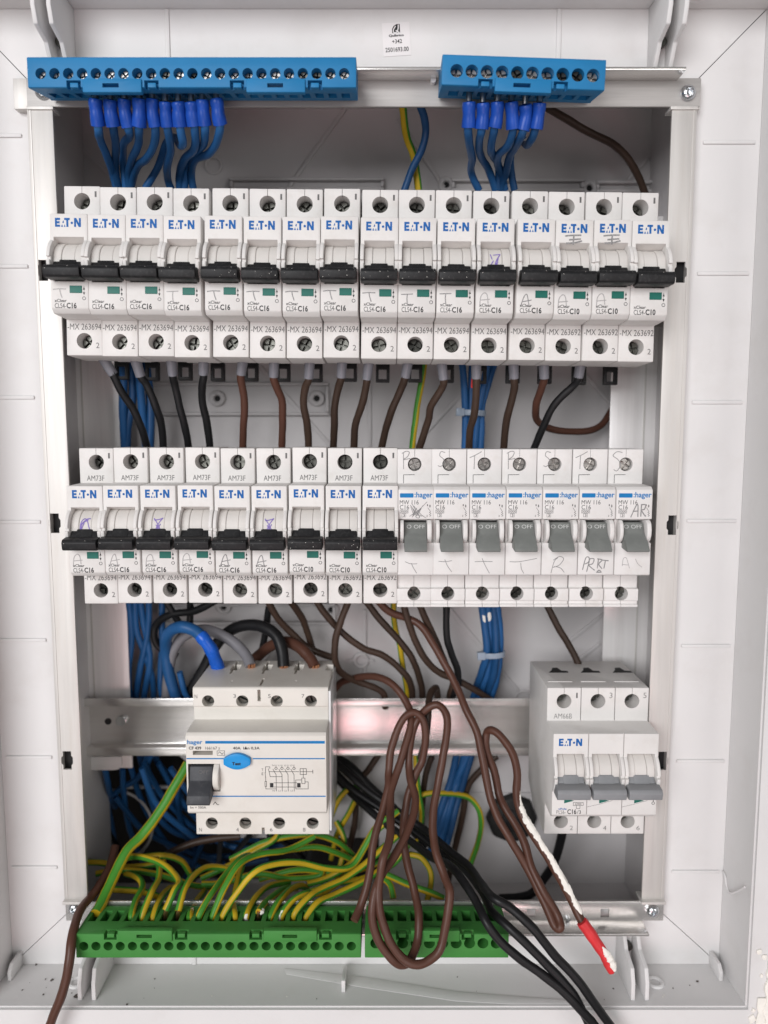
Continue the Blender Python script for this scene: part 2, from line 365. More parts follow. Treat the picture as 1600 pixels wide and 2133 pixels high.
# lid brackets: twin ears with a screw between
def bracket(xc, top, gap=3.6, lean=0.0):
    s = 1 if top else -1
    zo = ZT if top else ZB; zi = (FZT + 2) if top else (FZB - 2)
    b = MB()
    for k in (-1, 1):
        prof = [(0, zi), (8, zi), (14, zi + s * 10), (24, zi + s * 13), (26.5, zi + s * 20), (26.5, zo), (0, zo)]
        b.prism([(d - FY + 0.3, z) for d, z in prof], xc + k * gap - 1.1, xc + k * gap + 1.1)
    br = part('lid_bracket', b, 'box', bevel=0.5)
    m = MB(); m.box(xc - gap, xc + gap, FY - 4, FY, min(zi, zo), max(zi, zo)); o = link('bracket_web', m.mesh('bracket_web', 'box', off=BO), br)
    m = MB(); zc = zi + s * 14; m.cyl((xc, zc), 2.3, FY - 7, FY - 2, 16); o = link('bracket_screw', m.mesh('bracket_screw', 'darksteel', off=BO), br)
bracket(P(107, 60, -8).x, True); bracket(P(1395, 60, -8).x, True)
bracket(P(197, 2040, -8).x, False); bracket(P(1320, 2020, -8).x, False)
# inner back box
cv = P(285, 1725, BACK); cut = MB(); cut.cyl((cv.x - 6, cv.z + 2), 58, BACK - 5, BACK + 8, 48); e0, e1 = P(170, 1745, BACK), P(790, 1900, BACK); cut.box(e0.x, e1.x, BACK - 5, BACK + 8, -288, e0.z); e2, e3 = P(400, 1612, BACK), P(400, 1800, BACK); cut.box(-175.5, e2.x, BACK - 5, BACK + 8, e3.z, e2.z)  # round cable opening, widened to darken the lower left
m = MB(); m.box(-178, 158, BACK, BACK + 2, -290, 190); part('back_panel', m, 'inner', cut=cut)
m = MB(); m.box(-230, 30, BACK + 34, BACK + 35, -330, -60); part('entry_shade_sheet', m, 'entry_shade')  # added near-black sheet behind the opening, stands in for deep shade

for xa in (-178, 156):
    bk = MB(); bk.box(xa, xa + 2, FY + 3.2, BACK, -292, 190); part('inner_side', bk, 'inner')
for za in (188, -292):
    bk = MB(); bk.box(-178, 158, FY + 3.2, BACK, za, za + 2); part('inner_end', bk, 'inner')
def backrib(a, b, wd=2.2, h=1.2):
    A, B = P(*a, BACK - 1), P(*b, BACK - 1)
    dv = (B - A); n = Vector((-dv.z, 0, dv.x)).normalized() * wd / 2
    m = MB(); m.plate([((A + n).x, (A + n).z), ((B + n).x, (B + n).z), ((B - n).x, (B - n).z), ((A - n).x, (A - n).z)], BACK - h, BACK + 0.3)
    part('back_rib', m, 'inner', bevel=0.3)
for a, b in (((125, 270), (262, 395)), ((720, 225), (600, 392)), ((830, 245), (925, 390)), ((1400, 270), (1300, 385)), ((530, 750), (690, 930)), ((990, 790), (860, 930)), ((1210, 770), (1290, 860)), ((770, 740), (770, 930)), ((1175, 1345), (1270, 1270)), ((930, 1260), (1080, 1440)), ((760, 1270), (760, 1450)), ((560, 1360), (520, 1420)), ((1150, 1420), (1250, 1340)), ((700, 1655), (1130, 1655)), ((250, 1640), (400, 1640))):
    backrib(a, b)
def backplate(x0, y0, x1, y1, bosses):
    A, B = P(x0, y0, BACK - 1), P(x1, y1, BACK - 1)
    m = MB(); ring(A.x + 2, B.x - 2, B.z + 2, A.z - 2, A.x, B.x, B.z, A.z, BACK - 4.5, BACK + 0.3, m)
    o = part('back_moulding', m, 'inner', bevel=0.9)
    for (x, y) in bosses:
        c = P(x, y, BACK - 1)
        m = MB(); torus((c.x, BACK - 1.2, c.z), 3.3, 1.6, 'y', m); link('screw_boss', m.mesh('screw_boss', 'inner', off=BO), o)
        m = MB(); m.cyl((c.x, c.z), 1.7, BACK - 0.6, BACK + 0.3, 12); link('boss_hole', m.mesh('boss_hole', 'dark', off=BO), o)
backplate(292, 797, 686, 866, [(453, 830), (660, 830)])
backplate(330, 1255, 700, 1300, [(466, 1264), (690, 1270)])
backplate(480, 372, 800, 400, []); backplate(940, 374, 1215, 402, [(930, 385)]); backplate(1240, 378, 1372, 404, [(1228, 392)])
c = P(752, 1375, BACK); m = MB(); torus((c.x, BACK - 1, c.z), 4.0, 1.3, 'y', m); m.box(c.x - 8, c.x - 4.5, BACK - 1.5, BACK + .3, c.z - .8, c.z + .8); m.box(c.x + 4.5, c.x + 8, BACK - 1.5, BACK + .3, c.z - .8, c.z + .8); m.box(c.x - .8, c.x + .8, BACK - 1.5, BACK + .3, c.z - 8, c.z - 4.5); part('boss_ring', m, 'inner')
for (x, y, r) in ((445, 345, 4.5), (1090, 1455, 5), (240, 1720, 24)):
    c = P(x, y, BACK); m = MB(); torus((c.x, BACK - 0.4, c.z), r, 0.9, 'y', m, 32); part('boss_ring', m, 'inner')
def floorpt(x, y):
    v = P(x, y, 0); k = ZB / v.z; return Vector((v.x * k, -DIST + DIST * k, ZB))
A = [floorpt(x, y) for x, y in ((592, 2018), (760, 2036), (950, 2066), (1100, 2078), (1230, 2086))]; B = [floorpt(x, y) for x, y in ((596, 2030), (760, 2058), (950, 2086), (1060, 2092), (1228, 2092))]
m = MB(); n = len(A); m.add([tuple(p + Vector((0, 0, .03))) for p in A] + [tuple(p + Vector((0, 0, .22))) for p in A] + [tuple(p + Vector((0, 0, .03))) for p in B] + [tuple(p + Vector((0, 0, .22))) for p in B],
    [f for i in range(n - 1) for f in ((n + i, n + i + 1, 3 * n + i + 1, 3 * n + i), (i, 2 * n + i, 2 * n + i + 1, i + 1), (2 * n + i, 3 * n + i, 3 * n + i + 1, 2 * n + i + 1), (i, i + 1, n + i + 1, n + i))] + [(0, n, 3 * n, 2 * n), (n - 1, 3 * n - 1, 4 * n - 1, 2 * n - 1)])
c0 = A[2]
tag(link('plastic_strip', m.mesh('plastic_strip', 'box', bevel=.05, off=c0), None, c0), 'thin pale plastic strip lying on the floor of the box', 'plastic strip')
# specks of dirt on the floor
for (x, y, r) in ((75, 2010, .7), (108, 2042, .9), (160, 2075, 1.3), (95, 2040, .4), (90, 2072, .5), (1453, 2045, .7), (1335, 2098, .5), (264, 2093, .5), (371, 2124, .8)):
    Y = 0
    if y < 2095:
        v = P(x, y, 0); k = (ZB) / v.z; q = Vector((v.x * k, -DIST + DIST * k, ZB + 0.15))
        m = MB(); m.cyl((0, 0), r, 0, 0.25, 7, r * 0.6, axis='z'); m.v = [(a * random.uniform(.5, 1.5) + q.x, b * random.uniform(.6, 1.8) + q.y, c_ + q.z) for a, b, c_ in m.v]
        part('dirt_speck', m, 'speck')
for k in range(26):
    q = floorpt(random.choice((random.uniform(40, 330), random.uniform(1250, 1500), random.uniform(300, 1300))), random.uniform(2030, 2092)); r = random.uniform(.15, .45)
    m = MB(); m.cyl((0, 0), r, 0, 0.2, 6, r * .6, axis='z'); m.v = [(a * random.uniform(.5, 1.5) + q.x, b * random.uniform(.6, 1.8) + q.y, c_ + q.z + .02) for a, b, c_ in m.v]
    part('dirt_speck', m, random.choice(('speck', 'plaster', 'speck')))
# torn plaster on the lower right edge of the rim
pl = thing('torn_plaster', 'torn cream plaster edge at the lower right corner of the box rim', 'plaster', (XR + 10, RY - 2, -290))
PO = Vector((XR + 10, RY - 2, -290))
def ragged(x0, x1, z0, z1, n, j): return [(x0 + random.uniform(-j, j), z0 + (z1 - z0) * i / (n - 1)) for i in range(n)] + [(x1, z1), (x1, z0)]
m = MB(); m.plate(ragged(XR + 9.0, XR + 60, ZB - 60, -262, 30, 1.0), RY - 3.0, RY - 1.0); part('plaster_edge', m, 'plaster', pl, PO, bevel=.4)
m = MB(); m.plate(ragged(XR + 5.5, XR + 9.4, ZB - 50, -284, 22, 1.3), RY - 2.6, RY - 1.7); part('plaster_smear', m, 'plaster', pl, PO, bevel=.3)
for x, z, r in ((XR + 3, -296, 2.2), (XR + 5, -259, 1.5), (XR + 7.5, -262, 1.8), (XR + 3.6, -291, 1.2), (XR + 6.6, -272, 1.1), (XR + 8, -216, 1.0)):
    m = MB(); n = 9; m.plate([(x + r * random.uniform(.5, 1.1) * math.cos(2 * math.pi * i / n), z + r * random.uniform(.6, 1.4) * math.sin(2 * math.pi * i / n)) for i in range(n)], RY - 2.3, RY - 1.5)
    part('plaster_flake', m, 'plaster', pl, PO, bevel=.15)

# ------------------------------------------------------------------ sticker
c = P(826, 82, FY)
stk = thing('sticker', 'small white sticker with black emblem and number 2501693.00 on top flange', 'sticker', (c.x, FY - 0.25, c.z), (0, R(-3.4), 0))
m = MB(); m.plate([(-6.6, -7.6), (6.6, -7.6), (6.6, 7.6), (-6.6, 7.6)], 0, 0.2); link('paper', m.mesh('paper', 'paper'), stk)
m = MB(); put_text(m, '+342', 0.2, -1.0, 4.8, 1.9, 0.02, bold=.012); put_text(m, '2501693.00', 0, -4.7, 11.2, 2.1, 0.02, bold=.012); put_text(m, 'Qulbrico', 0.0, 1.6, 7.2, 1.3, 0.02, bold=.035)
link('printed_number', m.mesh('printed_number', 'pblack'), stk)
m = MB(); flat(m, [(-1.9, 2.8), (1.9, 2.8), (1.9, 6.8), (0.4, 6.8), (-1.1, 6.0), (-1.9, 4.6)], 0.02)
e = link('emblem', m.mesh('emblem', 'pblack'), stk)
m = MB(); stroke(m, [(-1.3, 3.2), (-1.2, 4.4), (-0.2, 5.8)], .45, 0.05); stroke(m, [(0, 3.9), (0.8, 3.3), (1.5, 2.9)], .5, 0.05); stroke(m, [(1.2, 6.4), (1.1, 5), (0.7, 3.6)], .5, 0.05); stroke(m, [(-1.3, 3.1), (-0.2, 3.0), (.8, 3.3)], .4, 0.05)
link('emblem_letter', m.mesh('emblem_letter', 'paper'), e)

# ------------------------------------------------------------------ aluminium frame with the DIN rails
fr = thing('mounting_frame', 'bare aluminium mounting frame with two uprights and three cross rails', 'metal frame', (-10, 2, -45))
FO = Vector((-10, 2, -45))
def fpart(name, mb, mats='alu', **k): return part(name, mb, mats, fr, FO, **k)
def keyhole(x, z):
    c = MB(); c.plate([(x - 2.2, z - 5), (x + 2.2, z - 5), (x + 2.2, z - 2.6), (x + 3, z - 1.6), (x + 3, z + 1.6), (x + 2.2, z + 2.6), (x + 2.2, z + 5), (x - 2.2, z + 5), (x - 2.2, z + 2.6), (x - 3, z + 1.6), (x - 3, z - 1.6), (x - 2.2, z - 2.6)], -20, 60); return c
def upright(x0, x1, holes, outer):
    m = MB(); zt, zb = FZT - 13.5, FZB + 10
    m.box(x0, x1, 2, 3.5, zb, zt)
    wx = (x0, x0 + 1.5) if outer < 0 else (x1 - 1.5, x1)
    cut = MB()
    for (px, py) in holes:
        v = P(px, py, 2); k = keyhole(v.x, v.z); cut.add(k.v, k.f)
    o = fpart('upright', m, 'alu', bevel=0.2, cut=cut)
    for (px, py) in holes:
        v = P(px, py, 2); m = MB(); m.box(max(x0 + .1, v.x - 4.5), min(x1 - .1, v.x + 4.5), 6.5, 7.5, v.z - 7, v.z + 7); link('slot_shade', m.mesh('slot_shade', 'dark', off=FO), o)  # added dark plate, paints the shade inside the keyhole
    m = MB(); m.box(*wx, 3.55, 30, zb, zt); link('upright_web', m.mesh('upright_web', 'alu', off=FO), o)
    sx = x0 + 1.6 if outer < 0 else x1 - 1.6
    m = MB(); m.box(sx - .25, sx + .25, 1.75, 2.2, zb, zt); link('upright_bead', m.mesh('upright_bead', 'alu', off=FO), o)
upright(FXL, -159.0, [(90, 563), (114, 1090), (140, 1584)], -1)
upright(138.2, FXR, [(1418, 567), (1401, 1094), (1380, 1585)], 1)
# top and bottom rails: front plate and forward lip
m = MB(); m.prism([(-2, FZT), (-2, FZT - 13), (-3.5, FZT - 13), (-3.5, FZT)], FXL + .3, FXR + 1.2); fpart('top_rail', m, 'alu_shaded', bevel=0.2)
X1 = P(1414, 160, 0).x
m = MB(); m.prism([(-2.05, FZT - 1.4), (9, FZT - 1.4), (9, FZT), (-2.05, FZT)], FXL + 6, X1); fpart('rail_lip', m, 'alux', bevel=0.15)
m = MB(); m.prism([(-1, FZT - 13), (-1, FZT - 14.6), (-9, FZT - 14.6), (-9, FZT - 13)], FXL + .3, FXL + 13); m.prism([(-1, FZT - 13), (-1, FZT - 14.6), (-9, FZT - 14.6), (-9, FZT - 13)], FXR - 13, FXR); fpart('rail_foot', m, 'alu', bevel=0.2)
cut = MB()
for x in (1107, 1260, 840, 985):
    v = P(x, 1902, 2); cut.box(v.x - 2.3, v.x + 2.3, -10, 30, v.z - 2.4, v.z + 2.4)
m = MB(); m.box(FXL + .3, FXR, 2, 3.5, FZB - 1.5, FZB + 9.5); fpart('bottom_rail', m, 'alux', bevel=0.2, cut=cut)
X1 = P(1340, 1930, 0).x
m = MB(); m.prism([(-2.05, FZB - 1.3), (9, FZB - 1.3), (9, FZB - 2.6), (-2.05, FZB - 2.6)], FXL + 9, X1); fpart('rail_lip', m, 'alux', bevel=0.15)
m = MB(); m.box(FXL, FXL + 13, -1, 9, FZB + 9.5, FZB + 11); m.box(FXR - 13, FXR, -1, 9, FZB + 9.5, FZB + 11); fpart('rail_foot', m, 'alu', bevel=0.2)
m = MB(); v = P(1183, 1913, 2); m.cyl((v.x, v.z), 1.2, 0.6, 2.2, 12); fpart('rivet', m, 'zinc')
m = MB(); v = P(903, 165, -1); m.cyl((v.x, v.z), 1.3, -0.5, 2.2, 12, 1.4); fpart('rivet', m, 'box')
def cap_screw(px, py, r=3.7):
    v = P(px, py, 1); m = MB()
    prof = [(r, 2), (r, 1.0), (r * .9, .2), (r * .68, -.6), (r * .45, -.95)]
    n = 24; vs = []
    for rr, y in prof:
        for i in range(n): vs.append((v.x + rr * math.cos(2 * math.pi * i / n), y, v.z + rr * math.sin(2 * math.pi * i / n)))
    for i in range(n):
        k = 6; a = 2 * math.pi * i / n; q = r * .42 * math.cos(math.pi / k) / math.cos((a % (2 * math.pi / k)) - math.pi / k)
        vs.append((v.x + q * math.cos(a), -.9, v.z + q * math.sin(a)))
    for i in range(n):
        k = 6; a = 2 * math.pi * i / n; q = r * .38 * math.cos(math.pi / k) / math.cos((a % (2 * math.pi / k)) - math.pi / k)
        vs.append((v.x + q * math.cos(a), 1.0, v.z + q * math.sin(a)))
    L = len(prof) + 2
    fs = [(j * n + i, j * n + (i + 1) % n, (j + 1) * n + (i + 1) % n, (j + 1) * n + i) for j in range(L - 1) for i in range(n)] + [tuple((L - 1) * n + i for i in range(n))]
    m.add(vs, fs, 0, True); fpart('socket_screw', m, 'zinc')
cap_screw(1434, 193); cap_screw(1360, 1898, 3.5); cap_screw(155, 1893, 3.5); cap_screw(88, 190, 3.7)
for (x, y) in ((1457, 172), (57, 172)):
    v = P(x, y, 3)
    m = MB(); m.box(v.x - 7, v.x + 1, 3, 7.6, v.z - 12, v.z + 2); fpart('corner_lug', m, 'alu', bevel=.3)
# side brackets behind the rails (deep strips the rails are screwed to)
RAILY = 50.0
ztop, zbot = P(800, 450, 58).z, P(800, 1600, 58).z
for (a, b, cx) in ((-186, -152, -173), (130, 165, 149.5)):
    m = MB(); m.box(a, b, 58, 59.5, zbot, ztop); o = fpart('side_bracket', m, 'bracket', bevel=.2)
    m = MB(); m.box(cx - .5, cx + .5, 57.6, 58.2, zbot, ztop); link('bracket_bead', m.mesh('bracket_bead', 'alu', off=FO), o)
    wall_x = a + 2 if a < 0 else b - 2
ROWZ = {}
def z_mid(y0, y1, Y): return (P(800, y0, Y).z + P(800, y1, Y).z) / 2
ROW1Y, ROW2Y = -7.0, 2.0
Z1 = z_mid(396, 746, ROW1Y); Z2 = z_mid(933, 1258, ROW2Y); Z3 = z_mid(1455, 1575, RAILY)
def din(z, y):
    t = 1.1
    prof = [(0, 17.5), (0, 12.6), (-6.4, 12.6), (-6.4, -12.6), (0, -12.6), (0, -17.5), (-t, -17.5), (-t, -13.7), (-7.5, -13.7), (-7.5, 13.7), (-t, 13.7), (-t, 17.5)]
    m = MB(); m.prism([(d - y, q + z) for d, q in prof], -182, 160)
    return fpart('din_rail', m, 'alux', bevel=.25)
din(Z1, RAILY - 7); din(Z2, RAILY); r3 = din(Z3, RAILY)
for (x, y, rr) in ((225, 1503, 2.0),):
    v = P(x, y, RAILY + 6.3); m = MB(); m.cyl((v.x, v.z), rr, RAILY + 6.2, RAILY + 6.8, 16); link('rail_hole', m.mesh('rail_hole', 'dark', off=FO), r3)
v = P(251, 1503, RAILY + 5); m = MB(); m.cyl((v.x, v.z), 3.0, RAILY + 4.8, RAILY + 6.5, 16); link('rail_screw', m.mesh('rail_screw', 'zinc', off=FO), r3)

# ------------------------------------------------------------------ terminal screw, shared by all devices
def screw_mesh(name, r, mats, slot=0.9, single=False):
    m = MB(); m.cyl((0, 0), r, 2.2, 5, 20)
    n = 6
    for q in range(2 if single else 4):
        a0 = q * math.pi / (1 if single else 2); a1 = a0 + math.pi / (1 if single else 2)
        am = (a0 + a1) / 2; ox, oz = (math.cos(am) * slot * (.5 if single else .707), math.sin(am) * slot * (.5 if single else .707))
        nn = 12 if single else n
        pts = [(ox, oz)] + [(ox + (r - slot * .7) * math.cos(a0 + (a1 - a0) * i / nn), oz + (r - slot * .7) * math.sin(a0 + (a1 - a0) * i / nn)) for i in range(nn + 1)]
        m.plate(pts, 0, 2.4)
    return m.mesh(name, mats, bevel=0.12, seg=1)
SCR_D = screw_mesh('screw_dark', 3.25, 'darksteel')
SCR_B = screw_mesh('screw_bright', 2.9, 'steel', 1.0)
SCR_S = screw_mesh('screw_slot', 2.9, 'darksteel', .9, True)
SCR_T = screw_mesh('screw_small', 2.2, 'darksteel', .6)
SCR_TB = screw_mesh('screw_small_bright', 2.2, 'steel', .6)

# ------------------------------------------------------------------ single pole breaker with black lever
HW = 8.62
FD = 16.0
def eaton_body(w0=-HW, w1=HW, centers=(0,), back=None):
    m = MB()
    prof = [(-44, -30), (-30, -38), (-22, -39.3), (0, -39.6), (0, -22.6), (13.5, -22.6), (FD, -20.4), (FD, 22), (0, 22.4), (0, 40), (-24, 40), (-24, 37), (-38, 37), (-44, 30)]
    if back: prof = prof[:-4] + [(-46, 40), (-46, 30)]
    m.prism(prof, w0, w1)
    cut = MB()
    for c in centers:
        cut.cyl((c, 32.9), 3.85, -1, 15, 24); cut.cyl((c, -32.6), 3.75, -1, 15, 24)
        cut.prism([(FD + 2, 12.2), (FD, 11.6), (9, 9.5), (2, 8), (2, -7.5), (9, -7.5), (FD - 1, -8.4), (FD + 2, -8.4)], c - 6.9, c + 6.9)
        cut.box(c - .12, c + .12, -.25, 3, 36.5, 41)
    for a, b in zip(centers, centers[1:]):
        x = (a + b) / 2; cut.box(x - .22, x + .22, -FD - 1, -FD + 1, -24, 24); cut.box(x - .2, x + .2, -.6, 3, 22.6, 41); cut.box(x - .2, x + .2, -.6, 3, -41, -22.8)
    return m.mesh('breaker_body', 'breaker', bevel=0.55, cut=cut)
def cheek_mesh():
    m = MB()
    prof = []
    for i in range(15):
        a = R(-58 + 116 * i / 14); prof.append((6.4 + 14.2 * math.cos(a), 1.0 + 12.4 * math.sin(a)))
    prof = [(8, -9)] + prof + [(8, 11.5)]
    for s in (-1, 1):
        m.prism(prof, min(s * 7.0, s * 8.68), max(s * 7.0, s * 8.68))
    cut = MB(); cut.box(-9.2, -6.5, -22, -19.2, .4, 1.9); cut.box(6.5, 9.2, -22, -19.2, .4, 1.9)
    return m.mesh('lever_cheek', 'breaker', bevel=0.35, cut=cut)
def hub_mesh():
    m = MB(); m.cyl((-8.0, 1.0), 9.3, -6.8, -3.05, 40, axis='x'); m.cyl((-8.0, 1.0), 9.3, 3.05, 6.8, 40, axis='x')
    m.cyl((-8.0, 1.0), 9.0, -2.95, 2.95, 40, axis='x'); return m.mesh('lever_hub', 'hub', bevel=0.25, seg=1)
def lever_mesh(mt):
    m = MB()
    m.prism([(10, 1.3), (17.4, 1.1), (18.2, -.8), (19.5, -2.6), (19.5, -7), (10, -7)], -3.9, 3.9)
    m.prism([(10, .5), (17.3, .3), (19.0, -2.6), (19.0, -7), (10, -7)], -6.6, 6.6)
    m.prism([(17.2, -2.5), (20.5, -2.3), (24.8, -3.0), (25.8, -4.6), (25.2, -7.8), (24.2, -8.4), (17.2, -8.2)], -8.2, 8.2)
    return m.mesh('lever', mt, bevel=0.4)
def window_mesh():
    m = MB(); m.box(-2.8, 2.8, 0, .6, -1.65, 1.65); return m.mesh('indicator_window', 'green_flag', bevel=.1, seg=1)
def eaton_logo(mb, cx, cz, W, H, d, mi=0):
    """block letters E A T dot N, the A only three specks"""
    x = cx - W / 2; z = cz - H / 2; u = W / 12.6
    def r(a, b, c0, c1): flat(mb, [(x + a * u, z + c0 * H), (x + b * u, z + c0 * H), (x + b * u, z + c1 * H), (x + a * u, z + c1 * H)], d, mi)
    r(0, .95, 0, 1); r(.95, 2.5, .76, 1); r(.95, 2.3, .38, .62); r(.95, 2.5, 0, .24)
    flat(mb, [(x + 2.9 * u, z), (x + 3.9 * u, z), (x + 3.5 * u, z + .3 * H)], d, mi)
    flat(mb, [(x + 3.6 * u, z + .42 * H), (x + 4.3 * u, z + .42 * H), (x + 4.3 * u, z + .66 * H), (x + 3.9 * u, z + .7 * H)], d, mi)
    flat(mb, [(x + 4.3 * u, z), (x + 5.1 * u, z), (x + 4.7 * u, z + .3 * H)], d, mi)
    r(4.5, 7.2, .76, 1); r(5.5, 6.5, 0, .76)
    flat(mb, [(x + (8.2 + .62 * math.cos(2 * math.pi * i / 12)) * u, z + H * .45 + .62 * u * math.sin(2 * math.pi * i / 12)) for i in range(12)], d, mi)
    r(9.3, 10.25, 0, 1); r(11.65, 12.6, 0, 1); flat(mb, [(x + 9.3 * u, z + H), (x + 10.4 * u, z + H), (x + 12.6 * u, z), (x + 11.5 * u, z)], d + .01, mi)
EBODY = eaton_body(); ECHEEK = cheek_mesh(); EHUB = hub_mesh(); ELEV = lever_mesh('black'); EWIN = window_mesh()
def eaton_print(rating, mx, code):
    m = MB()
    put_text(m, 'xClear', -4.2, -17.0, 5.6, 1.45, FD, bold=.015)
    put_text(m, 'CLS4-', -4.3, -19.3, 5.2, 2.2, FD, bold=.0); put_text(m, rating, .8, -19.2, 4.6, 2.6, FD, bold=.03)
    x = 6.6
    flat(m, [(x - .5, -12.0), (x + .5, -12.0), (x, -10.7)], FD); flat(m, [(x - .5, -13.2), (x + .5, -13.2), (x, -14.5)], FD)
    stroke(m, [(x, -10.3), (x, -14.0)], .14, FD, smooth=False)
    stroke(m, [(x + .72 * math.cos(2 * math.pi * i / 12), -15.9 + .72 * math.sin(2 * math.pi * i / 12)) for i in range(13)], .22, FD, smooth=False)
    a = m.mesh('printed_text', 'pblack')
    parts = [('printed_text', a)]
    for nm, txt, x, z, w_, h_, sh in (('terminal_number', '1', 6.5, 36.2, .9, 2.7, 0), ('terminal_number', '2', 6.4, -34.7, 1.6, 2.6, 0), ('catalogue_code', '-MX ' + mx, .1, -25.9, 16.2, 2.9, .05), ('batch_code', code, -.6, 24.9, 8.8, 2.7, 0)):
        m = MB(); put_text(m, txt, x, z, w_, h_, 0, shear=sh); parts.append((nm, m.mesh(nm, 'pgrey')))
    return parts
m = MB(); eaton_logo(m, -.2, 18.0, 11.8, 4.0, FD); ELOGO = m.mesh('logo', 'pblue')
EP = {('C16'): eaton_print('C16', '263694', 'AM73F'), 'C10': eaton_print('C10', '263692', 'AM73F')}
MARKS = {
 'T': [[(-7.6, -11.9), (-5, -11.6), (-1.8, -11.7)], [(-4.6, -11.8), (-4.3, -13.5), (-3.6, -15.6)]],
 'T2': [[(-7.2, -12.2), (-2.0, -12.0)], [(-4.4, -12.2), (-4.6, -14), (-4.4, -16.4)]],
 'A': [[(-6.6, -17.6), (-6.2, -13.4), (-4.6, -11.6), (-3.3, -12.6), (-2.8, -16.4)], [(-6.4, -14.9), (-2.2, -14.5)]],
 'A2': [[(-6.4, -17.2), (-5, -13), (-3.8, -11.8), (-3.2, -13.5), (-2.6, -17)], [(-5.6, -15.2), (-1.6, -14.4)]],
 'E': [[(-4.2, 14.6), (-1, 14.9), (2.8, 15.0)], [(-3.6, 11.4), (0, 11.6), (3.2, 12.4)], [(-.4, 14.8), (-.6, 10.9)], [(-2.4, 12.9), (2.6, 13.3)]]}
_mk = {}
def mark_mesh(key, faint=False, wd=.42):
    k = (key, faint)
    if k not in _mk:
        m = MB()
        for i, s in enumerate(MARKS[key]): stroke(m, s, wd, FD, lift=.03 * i)
        _mk[k] = m.mesh('pencil_mark', 'pencil_faint' if faint else 'pencil')
    return _mk[k]
def scribble(kind):
    m = MB()
    S = {'cross': [[(-2.2, 6), (-.6, 4), (1.2, .6), (1.8, -.5)], [(2.2, 6.2), (.5, 4), (-1, 1), (-1.6, -.4)], [(-2, 5.2), (0, 5.4), (2, 6)], [(-1, 3), (.8, .2)], [(1.2, 3.4), (-.6, .4)], [(-.4, 2.8), (.2, 0)]],
         'loop': [[(-2.4, -.4), (-2.1, 4), (-.6, 6), (.9, 5), (1.9, 2), (2.4, .2)], [(-1.8, 0), (-1.6, 3.4), (1.4, 5.6)], [(-2.4, 3), (.6, 5.8), (2.4, 6)], [(-2, .5), (-.5, 4)]],
         'slash': [[(-2.4, 6), (-1.6, 3.4)], [(-1, 5.6), (2.2, 6)], [(2.2, 6), (.4, 3), (-.4, .2)], [(1.4, 5), (.6, 1.2), (1.2, -.4)], [(-2.4, .4), (-1, 2.8)], [(.9, 1), (2.4, -.2)], [(-.6, -.2), (1, 2.4)]]}[kind]
    for i, s in enumerate(S):
        pts = [(p[0], p[1]) for p in spline([Vector((x, z, 0)) for x, z in s], 4)]
        for (x0, z0), (x1, z1) in zip(pts, pts[1:]):
            l = math.hypot(x1 - x0, z1 - z0) or 1; nx, nz = -(z1 - z0) / l * .22, (x1 - x0) / l * .22
            dep = lambda z: -8 - 9.12 * math.sqrt(max(.05, 1 - ((z - 1) / 9.12) ** 2)) - .02 * i
            m.add([(x0 + nx, dep(z0 + nz), z0 + nz), (x0 - nx, dep(z0 - nz), z0 - nz), (x1 - nx, dep(z1 - nz), z1 - nz), (x1 + nx, dep(z1 + nz), z1 + nz)], [(0, 1, 2, 3)])
    return m.mesh('pen_scribble', 'pen')
SCRB = {k: scribble(k) for k in ('cross', 'loop', 'slash')}
m = MB(); m.prism([(-44.5, -46), (-44.5, -36), (-48, -36), (-48, -46)], -2, 5.5)
c2 = MB(); c2.box(-.5, 3.8, 40, 50, -44.3, -39); ECLIP = m.mesh('rail_clip', 'black', bevel=.4, cut=c2)
def dust_mesh(n):
    m = MB()
    for k in range(n):
        x, z, r = random.uniform(-7.8, 7.8), random.uniform(-7.6, -3.2), random.uniform(.06, .17)
        d = 25.8 - abs(z + 4.6) * (.19 if z < -4.6 else .66)
        m.add([(x + r * math.cos(a * 1.26), -d - .03, z + r * 1.2 * math.sin(a * 1.26)) for a in range(5)], [(0, 1, 2, 3, 4)])
    return m.mesh('paint_specks', 'plaster')
DUST = [dust_mesh(n) for n in (2, 4, 7, 9)]
ORD = ['first', 'second', 'third', 'fourth', 'fifth', 'sixth', 'seventh', 'eighth', 'ninth', 'tenth', 'eleventh', 'twelfth', 'thirteenth', 'fourteenth', 'fifteenth', 'sixteenth']
def eaton(loc, rot, rating, mark, faint, scr, label, group, E=False, dust=0):
    t = thing('circuit_breaker', label, 'circuit breaker', loc, rot, group)
    dm = link('paint_specks', DUST[dust], t); dm['kind'] = 'stuff'
    link('body', EBODY, t); link('lever_cheek', ECHEEK, t); link('lever_hub', EHUB, t); link('lever', ELEV, t)
    link('indicator_window', EWIN, t, (2.9, -FD - .35, -11.9)); link('logo', ELOGO, t)
    for nm, me in EP[rating]: link(nm, me, t)
    link('rail_clip', ECLIP, t)
    link('terminal_screw', SCR_D, t, (0, 7.5, 32.9), (0, random.uniform(0, 3), 0)); link('terminal_screw', SCR_D, t, (0, 6.5, -32.6), (0, random.uniform(0, 3), 0))
    if mark: link('pencil_mark', mark_mesh(mark, faint), t, (random.uniform(-.4, .4), 0, random.uniform(-.3, .3)))
    if E: link('pencil_mark', mark_mesh('E', False, .7), t)
    if scr: link('pen_scribble', SCRB[scr], t)
    return t
R1L = [100, 178, 257.5, 337, 422.5, 504, 585, 666.5, 749.5, 829.5, 910, 992, 1076.5, 1156.5, 1237.5, 1317]
R1M = ['T', None, None, 'T2', 'T', 'T', 'T', 'T', 'T', 'T2', 'T2', 'A', 'A2', 'A', 'A', None]
R1F = [1, 0, 0, 1, 0, 0, 0, 0, 0, 0, 0, 1, 0, 1, 1, 0]
